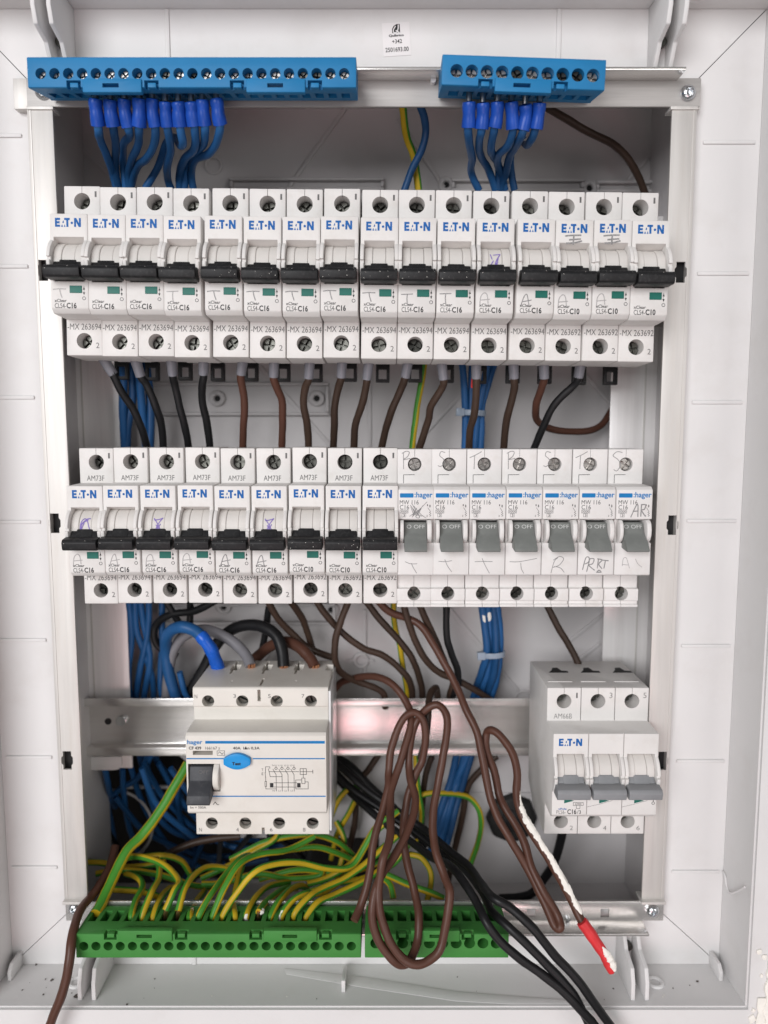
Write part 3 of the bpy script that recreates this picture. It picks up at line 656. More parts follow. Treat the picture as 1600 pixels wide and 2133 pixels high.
extra1 = {0: 'leftmost in the top row', 1: 'without handwriting, second from the left in the top row', 2: 'without handwriting, third from the left in the top row', 11: 'with violet scribble in its lever hub, twelfth in the top row', 12: 'just right of the violet-scribbled one in the top row', 13: 'with double cross pencilled under its logo, left one of two', 14: 'with double cross pencilled under its logo, right one of two', 15: 'without handwriting at the right end of the top row'}
slope1 = .0097
for i, xl in enumerate(R1L):
    yl = 460 + slope1 * xl
    X = P(xl + 1.2, yl, ROW1Y - FD).x + HW
    rating = 'C10' if i >= 13 else 'C16'
    mk = R1M[i]
    s = {'T': 'marked T', 'T2': 'marked T', 'A': 'marked A', 'A2': 'marked A', None: 'unmarked'}[mk]
    lab = 'white %s breaker %s' % (rating, extra1[i]) if i in extra1 else 'white %s breaker %s in pencil, %s from the left in the top row' % (rating, s, ORD[i])
    eaton((X, ROW1Y + random.uniform(-.3, .3), Z1 - slope1 * X + random.uniform(-.25, .25)), (R(-2.3) + random.uniform(-.006, .006), slope1, random.uniform(-.012, .012)), rating, mk, R1F[i], 'slash' if i == 11 else None, lab, 'breakers in the top row', E=i in (13, 14), dust=(0, 0, 0, 1, 2, 2, 1, 3, 3, 3, 3, 0, 0, 0, 1, 0)[i])
R2L = [138, 212, 290, 368, 444.5, 522, 600, 677, 754]
R2M = ['A', 'A2', 'A', 'A', 'A2', 'A2', None, None, None]
lab2 = ['white C16 breaker with arch-shaped violet scribble, leftmost in the middle row', 'white C16 breaker marked A, between the two left violet-scribbled ones in middle row', 'white C16 breaker with violet cross scribble, third from left in the middle row', 'white C16 breaker marked A, fourth from the left in the middle row', 'white C16 breaker marked A, fifth from the left in the middle row', 'white C16 breaker with violet X scribble, left of the C10 ones in middle row', 'white C10 breaker with a chipped logo, seventh from left in the middle row', 'white C10 breaker, eighth from the left in the middle row', 'white C10 breaker beside the grey-levered ones in the middle row']
for i, xl in enumerate(R2L):
    X = P(xl + .8, 1020, ROW2Y - FD).x + HW
    eaton((X, ROW2Y + random.uniform(-.3, .3), Z2 + random.uniform(-.2, .2)), (R(-.3), .002, random.uniform(-.004, .004)), 'C10' if i >= 6 else 'C16', R2M[i], i in (0, 1, 2, 3), {0: 'loop', 2: 'cross', 5: 'cross'}.get(i), lab2[i], 'black-levered breakers in the middle row', dust=(0, 0, 0, 1, 1, 1, 3, 2, 1)[i])
# ------------------------------------------------------------------ single pole breaker with grey rocker lever
def hager_body():
    m = MB()
    prof = [(-44, -30), (-30, -39), (-2, -41.6), (-.2, -41.6), (-.2, -40.2), (-1.2, -40.0), (-1.2, -38.4), (0, -38.2), (0, -32), (-2.4, -31.8), (-2.4, -22.4), (14, -22.4), (15, -21.8), (15, -6.2), (12, -5.6), (12, 5.2), (15, 5.6), (15, 19.8), (13.2, 21.4), (0, 21.9), (0, 39.3), (-24, 39.3), (-24, 36.5), (-38, 36.5), (-44, 30)]
    m.prism(prof, -8.72, 8.72)
    cut = MB(); cut.cyl((0, 31.7), 3.45, -1, 6.5, 24); cut.cyl((0, -34.6), 3.4, -1, 10, 24)
    cut.box(-.1, .1, -.2, 3, 35.4, 40); cut.box(-.1, .1, 2.0, 5, -32, -23.5); cut.box(-.1, .1, -.2, 4, -44, -38.2)
    cut.box(-5.75, 5.45, -20, -4, -6.3, 4.9)
    return m.mesh('breaker_body', 'hagerbody', bevel=0.35, cut=cut)
def hager_cheek():
    m = MB()
    prof = [(11, 5.3), (16, 5.2), (17.8, 3.6), (18.6, .6), (18.4, -2.2), (17, -4.6), (14, -6.6), (11, -7)]
    m.prism(prof, -7.6, -5.8); m.prism(prof, 5.5, 7.7); return m.mesh('lever_cheek', 'hagerbody', bevel=.5)
def hager_lever():
    m = MB(); m.prism([(7, 3.9), (12.6, 3.7), (14.6, -.6), (16.2, -2.2), (20.5, -4.6), (23.8, -8.4), (23.2, -9.4), (12, -8.2), (7, -6)], -5.6, 5.3)
    return m.mesh('lever', 'lever_grey', bevel=.3)
HBODY, HCHEEK, HLEV = hager_body(), hager_cheek(), hager_lever()
m = MB(); flat(m, [(-7.7, 16.4), (-7.5, 16.1), (-1.3, 16.1), (-1.1, 16.4), (-1.1, 17.9), (-1.3, 18.2), (-7.5, 18.2), (-7.7, 17.9)], 15)
put_text(m, ':hager', 3.75, 17.1, 8.8, 3.5, 15, bold=.022); HLOGO = m.mesh('logo', 'hblue')
m = MB(); put_text(m, 'MW 116', -3.2, 13.8, 9.2, 2.1, 15, bold=-.004); put_text(m, 'C16', -5.5, 11.4, 4.5, 2.1, 15, bold=-.004)
put_text(m, '3000', -5.7, 9.3, 3.5, 1.1, 15); put_text(m, '3', -5.7, 7.4, .9, 1.2, 15)
stroke(m, [(-7.7, 8.5), (-3.7, 8.5), (-3.7, 10.1), (-7.7, 10.1), (-7.7, 8.5)], .12, 15, smooth=False); stroke(m, [(-6.7, 6.6), (-4.8, 6.6), (-4.8, 8.3), (-6.7, 8.3), (-6.7, 6.6)], .12, 15, smooth=False)
put_text(m, '1', 5.7, 12.4, .4, .9, 15); put_text(m, '2', 5.5, 7.2, .6, .8, 15); put_text(m, '8', 6.9, 12.0, .6, 1.3, 15, bold=.02)
stroke(m, [(5.9, 11.2), (7.2, 9.2), (6.6, 8.9), (7.4, 8.4), (6.6, 7.8), (7.4, 7.4), (6.8, 6.9)], .16, 15, smooth=False)
HTEXT = m.mesh('printed_text', 'pblack')
m = MB(); stroke(m, [(-5.6, 21.6), (-5.6, 26.4), (-.1, 26.5)], .26, 0, smooth=False); HSYM = m.mesh('circuit_symbol', 'pblack')
m = MB(); put_text(m, 'O OFF', .1, 1.75, 8.8, 1.75, 13.55, slope=-.465, bold=-.006); HOFF = m.mesh('printed_off', 'pwhite')
HL = [828.4, 903, 979, 1055, 1131, 1208, 1284.5]
HTOP = ['R', 'S', 'T', 'R', 'S', 'T', 'S2']; HBOT = ['t1', 't2', 't3', 'T4', 'R5', 'RRT', 'AL']
HM = {
 'R': [[(-5.6, 29.4), (-5.7, 37.6)], [(-6.4, 37.2), (-4.4, 38.2), (-2.8, 37.8), (-3.6, 35.6), (-5.6, 34.2)], [(-5.4, 34), (-2.4, 34.6)]],
 'S': [[(-2.2, 37.6), (-4.2, 38), (-4.8, 36), (-3, 34.4), (-2.6, 32.4), (-4.2, 30.6), (-5.6, 31)]],
 'T': [[(-7.4, 35), (-4.4, 36.4), (-1.6, 38)], [(-5, 36), (-5.2, 29.4)]],
 'S2': [[(-2, 37.6), (-4.6, 38), (-6.6, 36), (-4.2, 34.2), (-2.6, 31.4), (-4.4, 28.4), (-6, 29)]],
 't1': [[(-5, -10.4), (-2.4, -11.4), (.8, -11.4)], [(-2, -11.2), (-1, -13.4), (.6, -16)]],
 't2': [[(-6, -10.2), (-2.8, -10.4), (.4, -9.9)], [(-3, -9.4), (-1.6, -12.6), (.4, -15.4)]],
 't3': [[(-6, -10.4), (-2, -10.2), (2.6, -10.3)], [(-2.4, -8.8), (-1, -12), (1.2, -16)]],
 'T4': [[(-6.6, -10.4), (-2, -10.4), (6.6, -8.8)], [(-1.2, -11), (-.8, -14), (.4, -16.2)]],
 'R5': [[(-4, -16), (-2.6, -10.4), (-.8, -8.4)], [(-3, -9.6), (0, -7.8), (2, -9), (0, -12), (-3, -13.2)], [(-2.6, -12.8), (.4, -13.4), (2.4, -15.6)]],
 'RRT': [[(-6.4, -14.4), (-5, -8.6), (-3.4, -8.4), (-3.6, -10.6), (-5.4, -11.6)], [(-4.4, -15.4), (-3, -9.2)], [(-3.4, -9), (-1, -9), (-1.6, -11.4), (-3.4, -12.2), (-.6, -14.6)], [(.8, -13.6), (1.2, -9)], [(.8, -9), (3, -9.6), (1.4, -11.6), (3, -13.8)], [(3, -9.6), (6, -9.9)], [(4.6, -9.8), (4, -13.6)], [(.6, -15.6), (1.6, -14.6), (2.6, -15.6), (.4, -15.6)]],
 'AL': [[(-5, -12.4), (-4.6, -9), (-3.2, -8.4), (-2.2, -11), (-1.4, -13.6)], [(-5, -11.8), (-2, -12)], [(1.4, -9), (2.6, -11.4), (4.6, -13)]],
 'scrawl': [[(-2.6, 12.4), (.4, 8.6), (3, 7)], [(-2, 13.4), (1, 8), (2, 6.6)], [(-3, 7), (1.4, 10), (5.4, 14)], [(-1.8, 6.6), (2.4, 10.8), (3.4, 12.2)], [(-2.4, 11.6), (-1, 8), (-.4, 9), (-1.6, 11), (.2, 7.4), (1.4, 8.6), (2.6, 11), (0, 7), (1.6, 6.2), (2, 7.6)], [(-1, 12), (2.4, 8), (5, 6.2)], [(.4, 11), (-1.4, 7.4), (2.6, 10.8), (.2, 8.6)]],
 'AR': [[(-1.6, 6.6), (1.4, 13), (1.8, 6.8)], [(-.6, 9.4), (1.8, 9.6)], [(3.2, 7), (3.4, 12.8)], [(3.2, 12.6), (5.4, 12.6), (4.8, 10.4), (3.4, 10), (5.4, 7)]]}
def hm(key, d, matn='pencil', wd=.34):
    m = MB()
    dz = -5.0 if key in HBOT else 0
    for i, s in enumerate(HM[key]): stroke(m, [(x, max(z + dz, -21.4) if dz else z) for x, z in s], wd, d, lift=.04 * i)
    return m.mesh('pencil_mark', matn)
hlab = ['with pencil scrawl over its rating, R on top', 'with S pencilled on top and slanted t below', 'with T pencilled on top and slanted t below', 'with R pencilled on top and wide T below', 'with S pencilled on top and large R below', 'with T pencilled on top and dark RRT below', 'with AR pencilled by its rating, rightmost']
for i, xl in enumerate(HL):
    X = P(xl, 1030, ROW2Y - 15).x + 8.8
    t = thing('circuit_breaker', 'white C16 grey-levered breaker ' + hlab[i], 'circuit breaker', (X, ROW2Y + random.uniform(-.2, .2), Z2), (R(-.2), 0.0015, random.uniform(-.003, .003)), 'grey-levered breakers in the middle row')
    link('body', HBODY, t); link('lever_cheek', HCHEEK, t); link('lever', HLEV, t); link('logo', HLOGO, t); link('printed_text', HTEXT, t); link('circuit_symbol', HSYM, t); link('printed_off', HOFF, t)
    link('terminal_screw', SCR_B, t, (0, 2.0, 31.7), (0, random.uniform(0, 3), 0)); link('terminal_screw', SCR_D, t, (0, 5.4, -34.6), (0, random.uniform(0, 3), 0))
    link('pencil_mark', hm(HTOP[i], 0, 'pencil'), t); link('pencil_mark', hm(HBOT[i], 15, 'pencil_faint' if i in (6,) else 'pencil', .46 if i == 5 else .3), t)
    if i == 0: link('pencil_scrawl', hm('scrawl', 15, 'pencil', .26), t)
    if i == 6: link('pencil_mark', hm('AR', 15, 'pencil', .5), t)

# ------------------------------------------------------------------ four pole residual current device
zt, zb = P(542, 1432, 0).z, P(542, 1738, 0).z
rx, rz = (P(401.5, 1440, 0).x + P(683.5, 1440, 0).x) / 2, (zt + zb) / 2
rcd = thing('residual_current_device', 'cream four-pole residual current device with blue Test button, fed by thick cables', 'switch device', (rx, 0, rz))
m = MB()
m.prism([(-44, -30), (-30, -39), (0, -40), (0, -21), (14.5, -20.6), (16, -19), (16, 20.4), (14.5, 22), (-1.2, 22.4), (-1.2, 29.4), (0, 29.8), (0, 39.2), (-.8, 40), (-46, 40)], -35.1, 35.1)
cut = MB()
HX = [-27.2, -9.5, 8.3, 26]
for x in HX:
    cut.cyl((x, 32.6), 3.2, -1, 8, 24); cut.cyl((x + .3, -33.8), 3.2, -1, 8, 24)
    cut.box(x + 5.5, x + 10.5, 28, 38, 34, 44)
for x in HX[:3]: cut.box(x + 9.6 - 3.2, x + 9.6 - 2, 22, 44, 36, 44)
cut.box(-1.6, .1, -1, 4, 32.6, 38.8); cut.box(-.6, 1.0, -1, 4, -44, -36.2); cut.box(-1.2, .1, 3, 14, 38, 44)
cut.box(-31.6, -21.6, -17, -5, 10.8, 13); cut.box(-34.2, -18.2, -17, -9, -8.4, 6.2)
cut.cyl((-17, 10), .8, 38, 44, 10, axis='z'); cut.cyl((17, 10), .8, 38, 44, 10, axis='z')
link('body', m.mesh('body', 'rcd', bevel=.4, cut=cut), rcd)
for x in HX:
    link('terminal_screw', SCR_S, rcd, (x, 4.4, 32.6), (0, random.uniform(0, 3), 0)); link('terminal_screw', SCR_S, rcd, (x + .3, 2.6, -33.8), (0, random.uniform(-.3, .3), 0))
m = MB(); m.box(35.2, 36.4, 0, 44, -38, 38); link('side_cover', m.mesh('side_cover', 'clear', bevel=.3), rcd)
m = MB()
flat(m, [(-25.2, 16.7), (34.4, 16.7), (34.4, 18.1), (-25.2, 18.1)], 16); flat(m, [(-34.8, 8.6), (-16.2, 8.6), (-16.2, 9.2), (-34.8, 9.2)], 16); flat(m, [(-1.7, 8.6), (34.4, 8.6), (34.4, 9.2), (-1.7, 9.2)], 16); flat(m, [(-34.3, -11.1), (34.6, -11.1), (34.6, -10.5), (-34.3, -10.5)], 16)
put_text(m, 'hager', -30.4, 17.2, 7.6, 2.9, 16, bold=.025)
link('blue_print', m.mesh('blue_print', 'hblue'), rcd)
m = MB()
put_text(m, 'CF 439', -30.4, 14.4, 6.2, 1.6, 16, bold=.03); put_text(m, '166167 z', -21.6, 14.4, 7.4, 1.5, 16); put_text(m, '40A  I\u0394n 0,3A', -4.8, 14.3, 13.4, 1.7, 16, bold=.02)
stroke(m, [(-19.4, 10.6), (-15.7, 10.6), (-15.7, 13), (-19.4, 13), (-19.4, 10.6)], .2, 16, smooth=False); stroke(m, [(-18.8, 11.6), (-18.2, 12.4), (-17.5, 11.8), (-16.9, 11.2), (-16.3, 12)], .25, 16)
put_text(m, 'Im = 500A', -29.6, -16.7, 8, 1.3, 16); put_text(m, '230-400V~', -29.3, -14.7, 8.6, 1.2, 16); stroke(m, [(-22, -15.2), (-21, -13.8), (-20, -15.2), (-19.2, -15.2)], .3, 16, smooth=False)
link('printed_text', m.mesh('printed_text', 'pblack'), rcd)
m = MB()
lw = .24
DX = lambda p: 2.7 + (p - 810) * .0478
DZ = lambda q: 5.9 - (q - 555) * .0493
def ln(*pts): stroke(m, [(DX(a), DZ(b)) for a, b in pts], lw, 16, smooth=False)
for k, x in enumerate((960, 1022, 1085, 1148)):
    ln((x, 560), (x, 585)); ln((x, 840), (x, 665), (x - 32, 605)); ln(*[(x + 14 * math.cos(a * .9), 598 + 12 * math.sin(a * .9)) for a in range(8)])
    put_text(m, ('N', 'L1', 'L2', 'L3')[k], DX(x - 28), DZ(565), 1.1, .7, 16); put_text(m, ('N', 'L1', 'L2', 'L3')[k], DX(x - 28), DZ(835), 1.1, .7, 16)
ln((850, 640), (850, 580), (895, 580), (895, 600)); ln((845, 640), (850, 690), (850, 735)); ln((842, 735), (858, 735), (858, 790), (842, 790), (842, 735)); ln((850, 790), (850, 815), (955, 815))
ln((880, 600), (898, 685), (1022, 685)); ln((890, 632), (1200, 632)); ln((1212, 600), (1278, 600), (1278, 662), (1212, 662), (1212, 600)); ln((1245, 600), (1245, 700)); ln((1212, 632), (1345, 632)); ln((1345, 612), (1345, 650))
ln((1228, 700), (1262, 700), (1262, 758), (1228, 758), (1228, 700)); ln((1228, 720), (1165, 720), (1165, 815), (1295, 815), (1295, 740), (1262, 740)); ln((935, 750), (1175, 750)); ln((935, 795), (1175, 795))
for x in (912, 1197): flat(m, [(DX(x - 18), DZ(752)), (DX(x + 18), DZ(752)), (DX(x + 18), DZ(800)), (DX(x - 18), DZ(800))], 16.02)
put_text(m, 'T', DX(818), DZ(612), .9, 1.3, 16); put_text(m, 'E', DX(818), DZ(655), .8, 1.4, 16)
link('circuit_diagram', m.mesh('circuit_diagram', 'pblack'), rcd)
m = MB()
for t_, x, z in (('N', -33.4, 35.2), ('3', -13.4, 35.4), ('5', 4.6, 35.4), ('7', 22.0, 35.4), ('N', -32.9, -37.4), ('4', -13.4, -37.4), ('6', 4.4, -37.4), ('8', 21.8, -37.4)): put_text(m, t_, x, z, 1.4, 2.0, 0)
link('terminal_number', m.mesh('terminal_number', 'pgrey'), rcd)
m = MB()
def lens(w_, h_, y0, y1, b, n=14, cx=-9.2, cz=8.2):
    up = [(cx - w_ / 2 + w_ * i / n, cz + h_ / 2 * math.sin(math.pi * (.12 + .76 * i / n)) ** 1.0) for i in range(n + 1)]
    dn = [(cx + w_ / 2 - w_ * i / n, cz - h_ / 2 * math.sin(math.pi * (.12 + .76 * i / n))) for i in range(n + 1)]
    b.plate(up + dn, y0, y1)
lens(13.4, 8.2, -18.4, -15.9, m); tb = link('test_button', m.mesh('test_button', 'test', bevel=.4), rcd)
m = MB(); put_text(m, 'Test', -9.4, 7.4, 4.4, 1.6, 18.5, bold=.03); link('button_text', m.mesh('button_text', 'pblack'), tb)
m = MB(); m.prism([(10, 5.6), (17, 5.2), (18.6, -1.4), (20.5, -3), (24.4, -6.6), (25.6, -10.4), (24.6, -11.3), (16.6, -10), (10, -8)], -33, -21.6); lv = link('lever', m.mesh('lever', 'lever_dark', bevel=.4), rcd)
m = MB(); put_text(m, 'OFF', -26, 2.8, 5.0, 1.7, 17.75, slope=-.24); link('lever_text', m.mesh('lever_text', 'pgrey'), lv)
m = MB(); m.prism([(10, 6.1), (16, 6)] + [(13.2 + 7 * math.cos(R(a)), -1 + 7.2 * math.sin(R(a))) for a in range(60, -70, -10)] + [(14, -8.3), (10, -8.3)], -21.3, -18.4); link('lever_cheek', m.mesh('lever_cheek', 'rcd', bevel=.5), rcd)

# ------------------------------------------------------------------ three pole breaker
bx, bz = (P(1140, 1437, 0).x + P(1353, 1437, 0).x) / 2, (P(1250, 1437, 0).z + P(1250, 1735, 0).z) / 2
tp = thing('three_pole_breaker', 'wide white three-pole breaker with three grey levers at the lower right', 'circuit breaker', (bx, 0, bz), (0, 0, 0))
C3 = (-17.6, 0, 17.6)
m3 = eaton_body(-26.35, 26.35, C3, True)
link('body', m3, tp)
GLEV = lever_mesh('lever_mid')
for k, c in enumerate(C3):
    link('lever_cheek', ECHEEK, tp, (c, 0, 0)); link('lever_hub', EHUB, tp, (c, 0, 0)); link('lever', GLEV, tp, (c, 0, 0))
    link('terminal_screw', SCR_D, tp, (c, 9.5, 32.9), (0, random.uniform(0, 3), 0)); link('terminal_screw', SCR_D, tp, (c, 8.5, -32.6), (0, random.uniform(0, 3), 0))
    m = MB(); flat(m, [(c - 2.6, -11.9), (c - 2.6, -14.3), (c + 2.4, -12.9)], FD); link('indicator_window', m.mesh('indicator_window', 'green_flag'), tp)
    m = MB(); m.prism([(-.1, 0), (.25, 0), (.25, 5), (-.1, 5)], c + 1, c + 6); m.v = [(x - 1.5, -y_ * 0 + (18 - (z)) , 40 + (.05 if y_ > 0 else .3)) for x, y_, z in m.v]
    m = MB(); m.plate([(c - 6, 16), (c + 2.2, 16), (c + 2.2, 18), (c - .2, 18.4), (c - 1, 22), (c - 3.2, 21.6), (c - 4, 19)], 0, 1); m.v = [(c + (x + 2 - c) * 1.35 + 2.6, (z - 19) * 1.5 + 29, 40.02 + (.04 if y_ > .5 else 0)) for x, y_, z in m.v]; link('busbar_slot', m.mesh('busbar_slot', 'dark'), tp)
    m = MB(); m.box(c - 6.5, c + 6.5, 9.2, 11.2, 39.9, 40.35); link('top_ridge', m.mesh('top_ridge', 'breaker', bevel=.2), tp)
m = MB(); eaton_logo(m, -17.6 - .2, 17.6, 11.6, 3.8, FD); link('logo', m.mesh('logo', 'pblue'), tp)
m = MB(); put_text(m, 'xPole', -21, -17.2, 4.2, 1.1, FD, bold=.02); link('blue_print', m.mesh('blue_print', 'pblue'), tp)
m = MB(); put_text(m, 'PLS6-', -21.6, -18.9, 4.6, 2.0, FD, bold=-.01); put_text(m, 'C16', -16.2, -18.7, 4.6, 2.6, FD, bold=.02); put_text(m, '/3', -12.6, -18.9, 2.0, 1.9, FD)
stroke(m, [(-15.6, -15.4), (-10.6, -15.4), (-10.6, -13.9), (-15.6, -13.9), (-15.6, -15.4)], .2, FD, smooth=False); stroke(m, [(-14, -15.6), (-14, -17), (-12.2, -17), (-12.2, -15.6)], .2, FD, smooth=False); put_text(m, '6000', -13.1, -14.65, 3.2, .8, FD)
for c in C3[1:]: stroke(m, [(c - 8.6, -16.2), (c - 2, -14.6), (c + 4, -12.8)], .12, FD, smooth=False)
stroke(m, [(24.6 + .7 * math.cos(2 * math.pi * i / 12), -14.2 + .7 * math.sin(2 * math.pi * i / 12)) for i in range(13)], .22, FD, smooth=False); stroke(m, [(24.6, -11.2), (24.6, -13.4)], .3, FD, smooth=False)
link('printed_text', m.mesh('printed_text', 'pblack'), tp)
m = MB()
for c, a, b in zip(C3, '135', '246'): put_text(m, a, c + 6.6, 36.0, .8 if a == '1' else 1.6, 2.8, 0, bold=-.01); put_text(m, b, c + 5.6, -36.2, 1.7, 2.4, 0, bold=-.01)
put_text(m, 'AM66B', -18, 24.9, 9.4, 2.7, 0, bold=-.012)
link('engraved_code', m.mesh('engraved_code', 'pgrey'), tp)

# ------------------------------------------------------------------ terminal blocks on the rail lips
BF = 24.0      # front of the blocks ahead of the frame plane
def block(name, label, x0, x1, holes, hy, r, matn, up, tabs, nums, scr):
    """x0,x1 block ends (mm), holes: list of x (mm); up=+1 blue block on the top rail, -1 green block on the bottom rail"""
    zc = (FZT - 9.3) if up > 0 else (FZB + 3.0)
    X = (x0 + x1) / 2
    t = thing(name, label, 'terminal block', (X, -BF, zc), (0, 0, 0))
    O = Vector((X, -BF, zc))
    h = 6.3
    s = up
    back = 1 if up > 0 else 0
    prof = [(BF, zc + s * h), (BF, zc - s * h), (BF - 1, zc - s * (h + .2)), (2, zc - s * (2.0 if up > 0 else 5.6)), (0, zc - s * (2.0 if up > 0 else 5.6)), (0, zc + s * 7.2), (BF - 2, zc + s * 7.2)]
    m = MB(); m.prism(prof, x0, x1)
    cut = MB()
    for x in holes:
        cut.cyl((x, hy), r, -BF - 1, -BF + 11, 20)
        a, b = sorted((zc - s * 9, zc - s * (.5 if up < 0 else .6)))
        cut.box(x - r * .82, x + r * .82, -13.5, -4.5, a, b)
    for (a, b, c0, c1) in tabs:
        lo, hi = sorted((zc - s * (h + .6), zc - s * (h - 1.2))); cut.box(c0 + .05, c1 - .05, -BF - 2, -BF + 6, lo + .05, hi - .05)
        for q in (a - 4.2, b + 4.2):
            lo, hi = sorted((zc - s * 9, zc - s * 3.4)); cut.box(q - 3.2, q + 3.2, -BF - 1, -BF + 3.4, lo, hi)
    link('body', m.mesh('body', matn, bevel=.35, cut=cut, off=O), t)
    for (a, b, c0, c1) in tabs:
        m = MB(); lo, hi = sorted((zc - s * (h + 2.6), zc - s * 3.0)); m.box(a, b, -BF - 1.1, -BF + 2.2, lo, hi)
        cut = MB(); lo, hi = sorted((zc - s * (h + .6), zc - s * (h - 1.2))); cut.box(c0, c1, -BF - 2, -BF + 4, lo, hi)
        tb = link('snap_tab', m.mesh('snap_tab', matn, bevel=.5, cut=cut, off=O), t)
        m = MB(); q = a - 4.2
        for q in (a - 4.2, b + 4.2): lo, hi = sorted((zc - s * 6.2, zc - s * 4.2)); m.box(q - 1.8, q + 1.8, -BF + .4, -BF + 3, lo, hi)
        link('catch', m.mesh('catch', matn, bevel=.2, off=O), tb)
    for x in holes:
        link('clamp_screw', scr(), t, (x - X, random.uniform(2.6, 4.6) if up > 0 else 7.5, hy - zc), (0, random.uniform(0, 3), 0)).scale = (r / 2.4, 1, r / 2.4)
    if nums:
        m = MB()
        for k, x in enumerate(holes):
            if k >= nums: put_text(m, str(k + 1), x, zc + s * 5.1, 2.2 if k > 8 else .8, 1.5, BF)
        for (a, b, c0, c1) in tabs: put_text(m, '11x16', (a + b) / 2 - 4, zc - s * 4.4, 6, 1.6, BF + 1.1)
        link('embossed_number', m.mesh('embossed_number', matn), t)
    return t
def xs(a, b, n, y, Y): return [P(a + (b - a) * i / (n - 1), y, Y).x for i in range(n)]
def tabx(a, b, c0, c1, y): return tuple(P(q, y, -BF - 1).x for q in (a, b, c0, c1))
sb = lambda: random.choice((SCR_T, SCR_TB, SCR_TB))
sd = lambda: SCR_T
block('terminal_block', 'long blue terminal block of 23 screw holes on the upper rail', P(56, 140, -BF).x, P(742, 150, -BF).x, xs(84.5, 717, 23, 152, -BF), P(400, 153, -BF).z, 2.35, 'tblue', 1, [tabx(172, 295, 214, 248, 195), tabx(513, 636, 557, 590, 195)], 7, sb)
tbk = block('terminal_block', 'short blue terminal block of ten screw holes on the upper rail', P(921, 140, -BF).x, P(1262, 150, -BF).x, xs(951.5, 1236, 10, 152, -BF), P(1090, 152, -BF).z, 2.85, 'tblue', 1, [tabx(1032, 1150, 1070, 1106, 195)], 1, sb)
tbk.rotation_euler = (0, .033, 0)
block('terminal_block', 'long green earth terminal block with many yellow-green wires', P(157, 1960, -BF).x, P(752, 1960, -BF).x, xs(174.5, 732, 23, 1971, -BF), P(450, 1971, -BF).z, 2.35, 'tgreen', -1, [tabx(245, 358, 284, 316, 1940), tabx(549, 660, 588, 619, 1940)], 0, sd)
block('terminal_block', 'short green earth terminal block behind the hanging brown loops', P(760, 1960, -BF).x, P(1060, 1960, -BF).x, xs(783, 1034, 10, 1964, -BF), P(900, 1965, -BF).z, 2.8, 'tgreen', -1, [tabx(856, 958, 895, 922, 1935)], 0, sd)

# ------------------------------------------------------------------ wires
STRIPE = [0, 0, 0, 1, 1, 1]
def W(name, matn, r, pts, ys, label, group=None, cat='wire', sub=5, dip=0, **k):
    """pts: points of the photo; ys: depth in mm at each (resampled along the list)"""
    n = len(pts); L = len(ys); P3 = []
    for i, (x, y) in enumerate(pts):
        f = i / (n - 1) * (L - 1); a = min(int(f), L - 2); Y = ys[a] + (ys[a + 1] - ys[a]) * (f - a)
        P3.append(P(x, y, Y))
    if dip: P3 = [P3[0] + Vector((0, .5, -dip))] + P3
    c = spline(P3, sub)
    L = 0; ph = [random.uniform(0, 6) for _ in range(4)]
    for i in range(1, len(c)):
        L += (c[i] - c[i - 1]).length * .999
        e = min(1, i / 4, (len(c) - 1 - i) / 4)
        c[i] = c[i] + Vector((.2 * math.sin(L * .13 + ph[0]) + .06 * math.sin(L * .5 + ph[1]), .2 * math.sin(L * .17 + ph[2]), .12 * math.sin(L * .2 + ph[3]))) * e
    if 'rfun' not in k: k['rfun'] = lambda t, a=ph[0], q=L: 1 + .02 * math.sin(t * q * .3 + a) + .015 * math.sin(t * q * .8 + a * 2)
    mb = MB()
    if matn == 'earth': tube(mb, c, r, 12, STRIPE, twist=random.uniform(-.02, .02), start=random.uniform(0, 6.28), **k); mats = ['w_yel', 'w_grn']
    else: tube(mb, c, r, 12, start=random.uniform(0, 6), **k); mats = [matn]
    o = link(name, mb.mesh(name, mats, off=P3[0]), None, P3[0])
    tag(o, label, cat, group)
    o['_'] = 0; del o['_']
    return o, P3, c
def piece(name, parent, o0, pts3, r, matn, sides=14, **k):
    mb = MB(); tube(mb, pts3, r, sides, **k)
    return link(name, mb.mesh(name, matn, off=o0), parent)
def splash(parent, o0, curve, r, lo, hi, n, name='plaster_splash', amp=1.0, side=0.0, sz=1.0):
    """lumpy dried plaster stuck along a stretch of wire, on the viewer's side"""
    seg = curve[int(lo * (len(curve) - 1)):int(hi * (len(curve) - 1)) + 1]
    seg = [p + Vector((r * .5 * side + random.uniform(-.12, .12) * amp, -r * .62, random.uniform(-.2, .2))) for p in seg]
    fine = spline(seg, 3)
    mb = MB(); N = len(fine)
    pr0 = [random.uniform(.6, 1.3) for _ in range(N + 4)]; prof = [sum(pr0[i:i + 4]) / 4 for i in range(N)]
    T = [(fine[min(i + 1, N - 1)] - fine[max(i - 1, 0)]).normalized() for i in range(N)]
    vs = []; S = 10
    for i in range(N):
        nrm = Vector((0, -1, 0)); nrm = (nrm - T[i] * nrm.dot(T[i])).normalized(); b = T[i].cross(nrm)
        rr = r * sz * prof[i] * min(1, .25 + 4 * min(i, N - 1 - i) / N)
        for q in range(S):
            a = 2 * math.pi * q / S; j = rr * random.uniform(.9, 1.1)
            vs.append(fine[i] + nrm * math.cos(a) * j * .75 + b * math.sin(a) * j)
    fs = [(i * S + q, i * S + (q + 1) % S, (i + 1) * S + (q + 1) % S, (i + 1) * S + q) for i in range(N - 1) for q in range(S)] + [tuple(range(S)), tuple((N - 1) * S + q for q in range(S))]
    mb.add(vs, fs, 0, True)
    return link(name, mb.mesh(name, 'plaster', off=o0), parent)

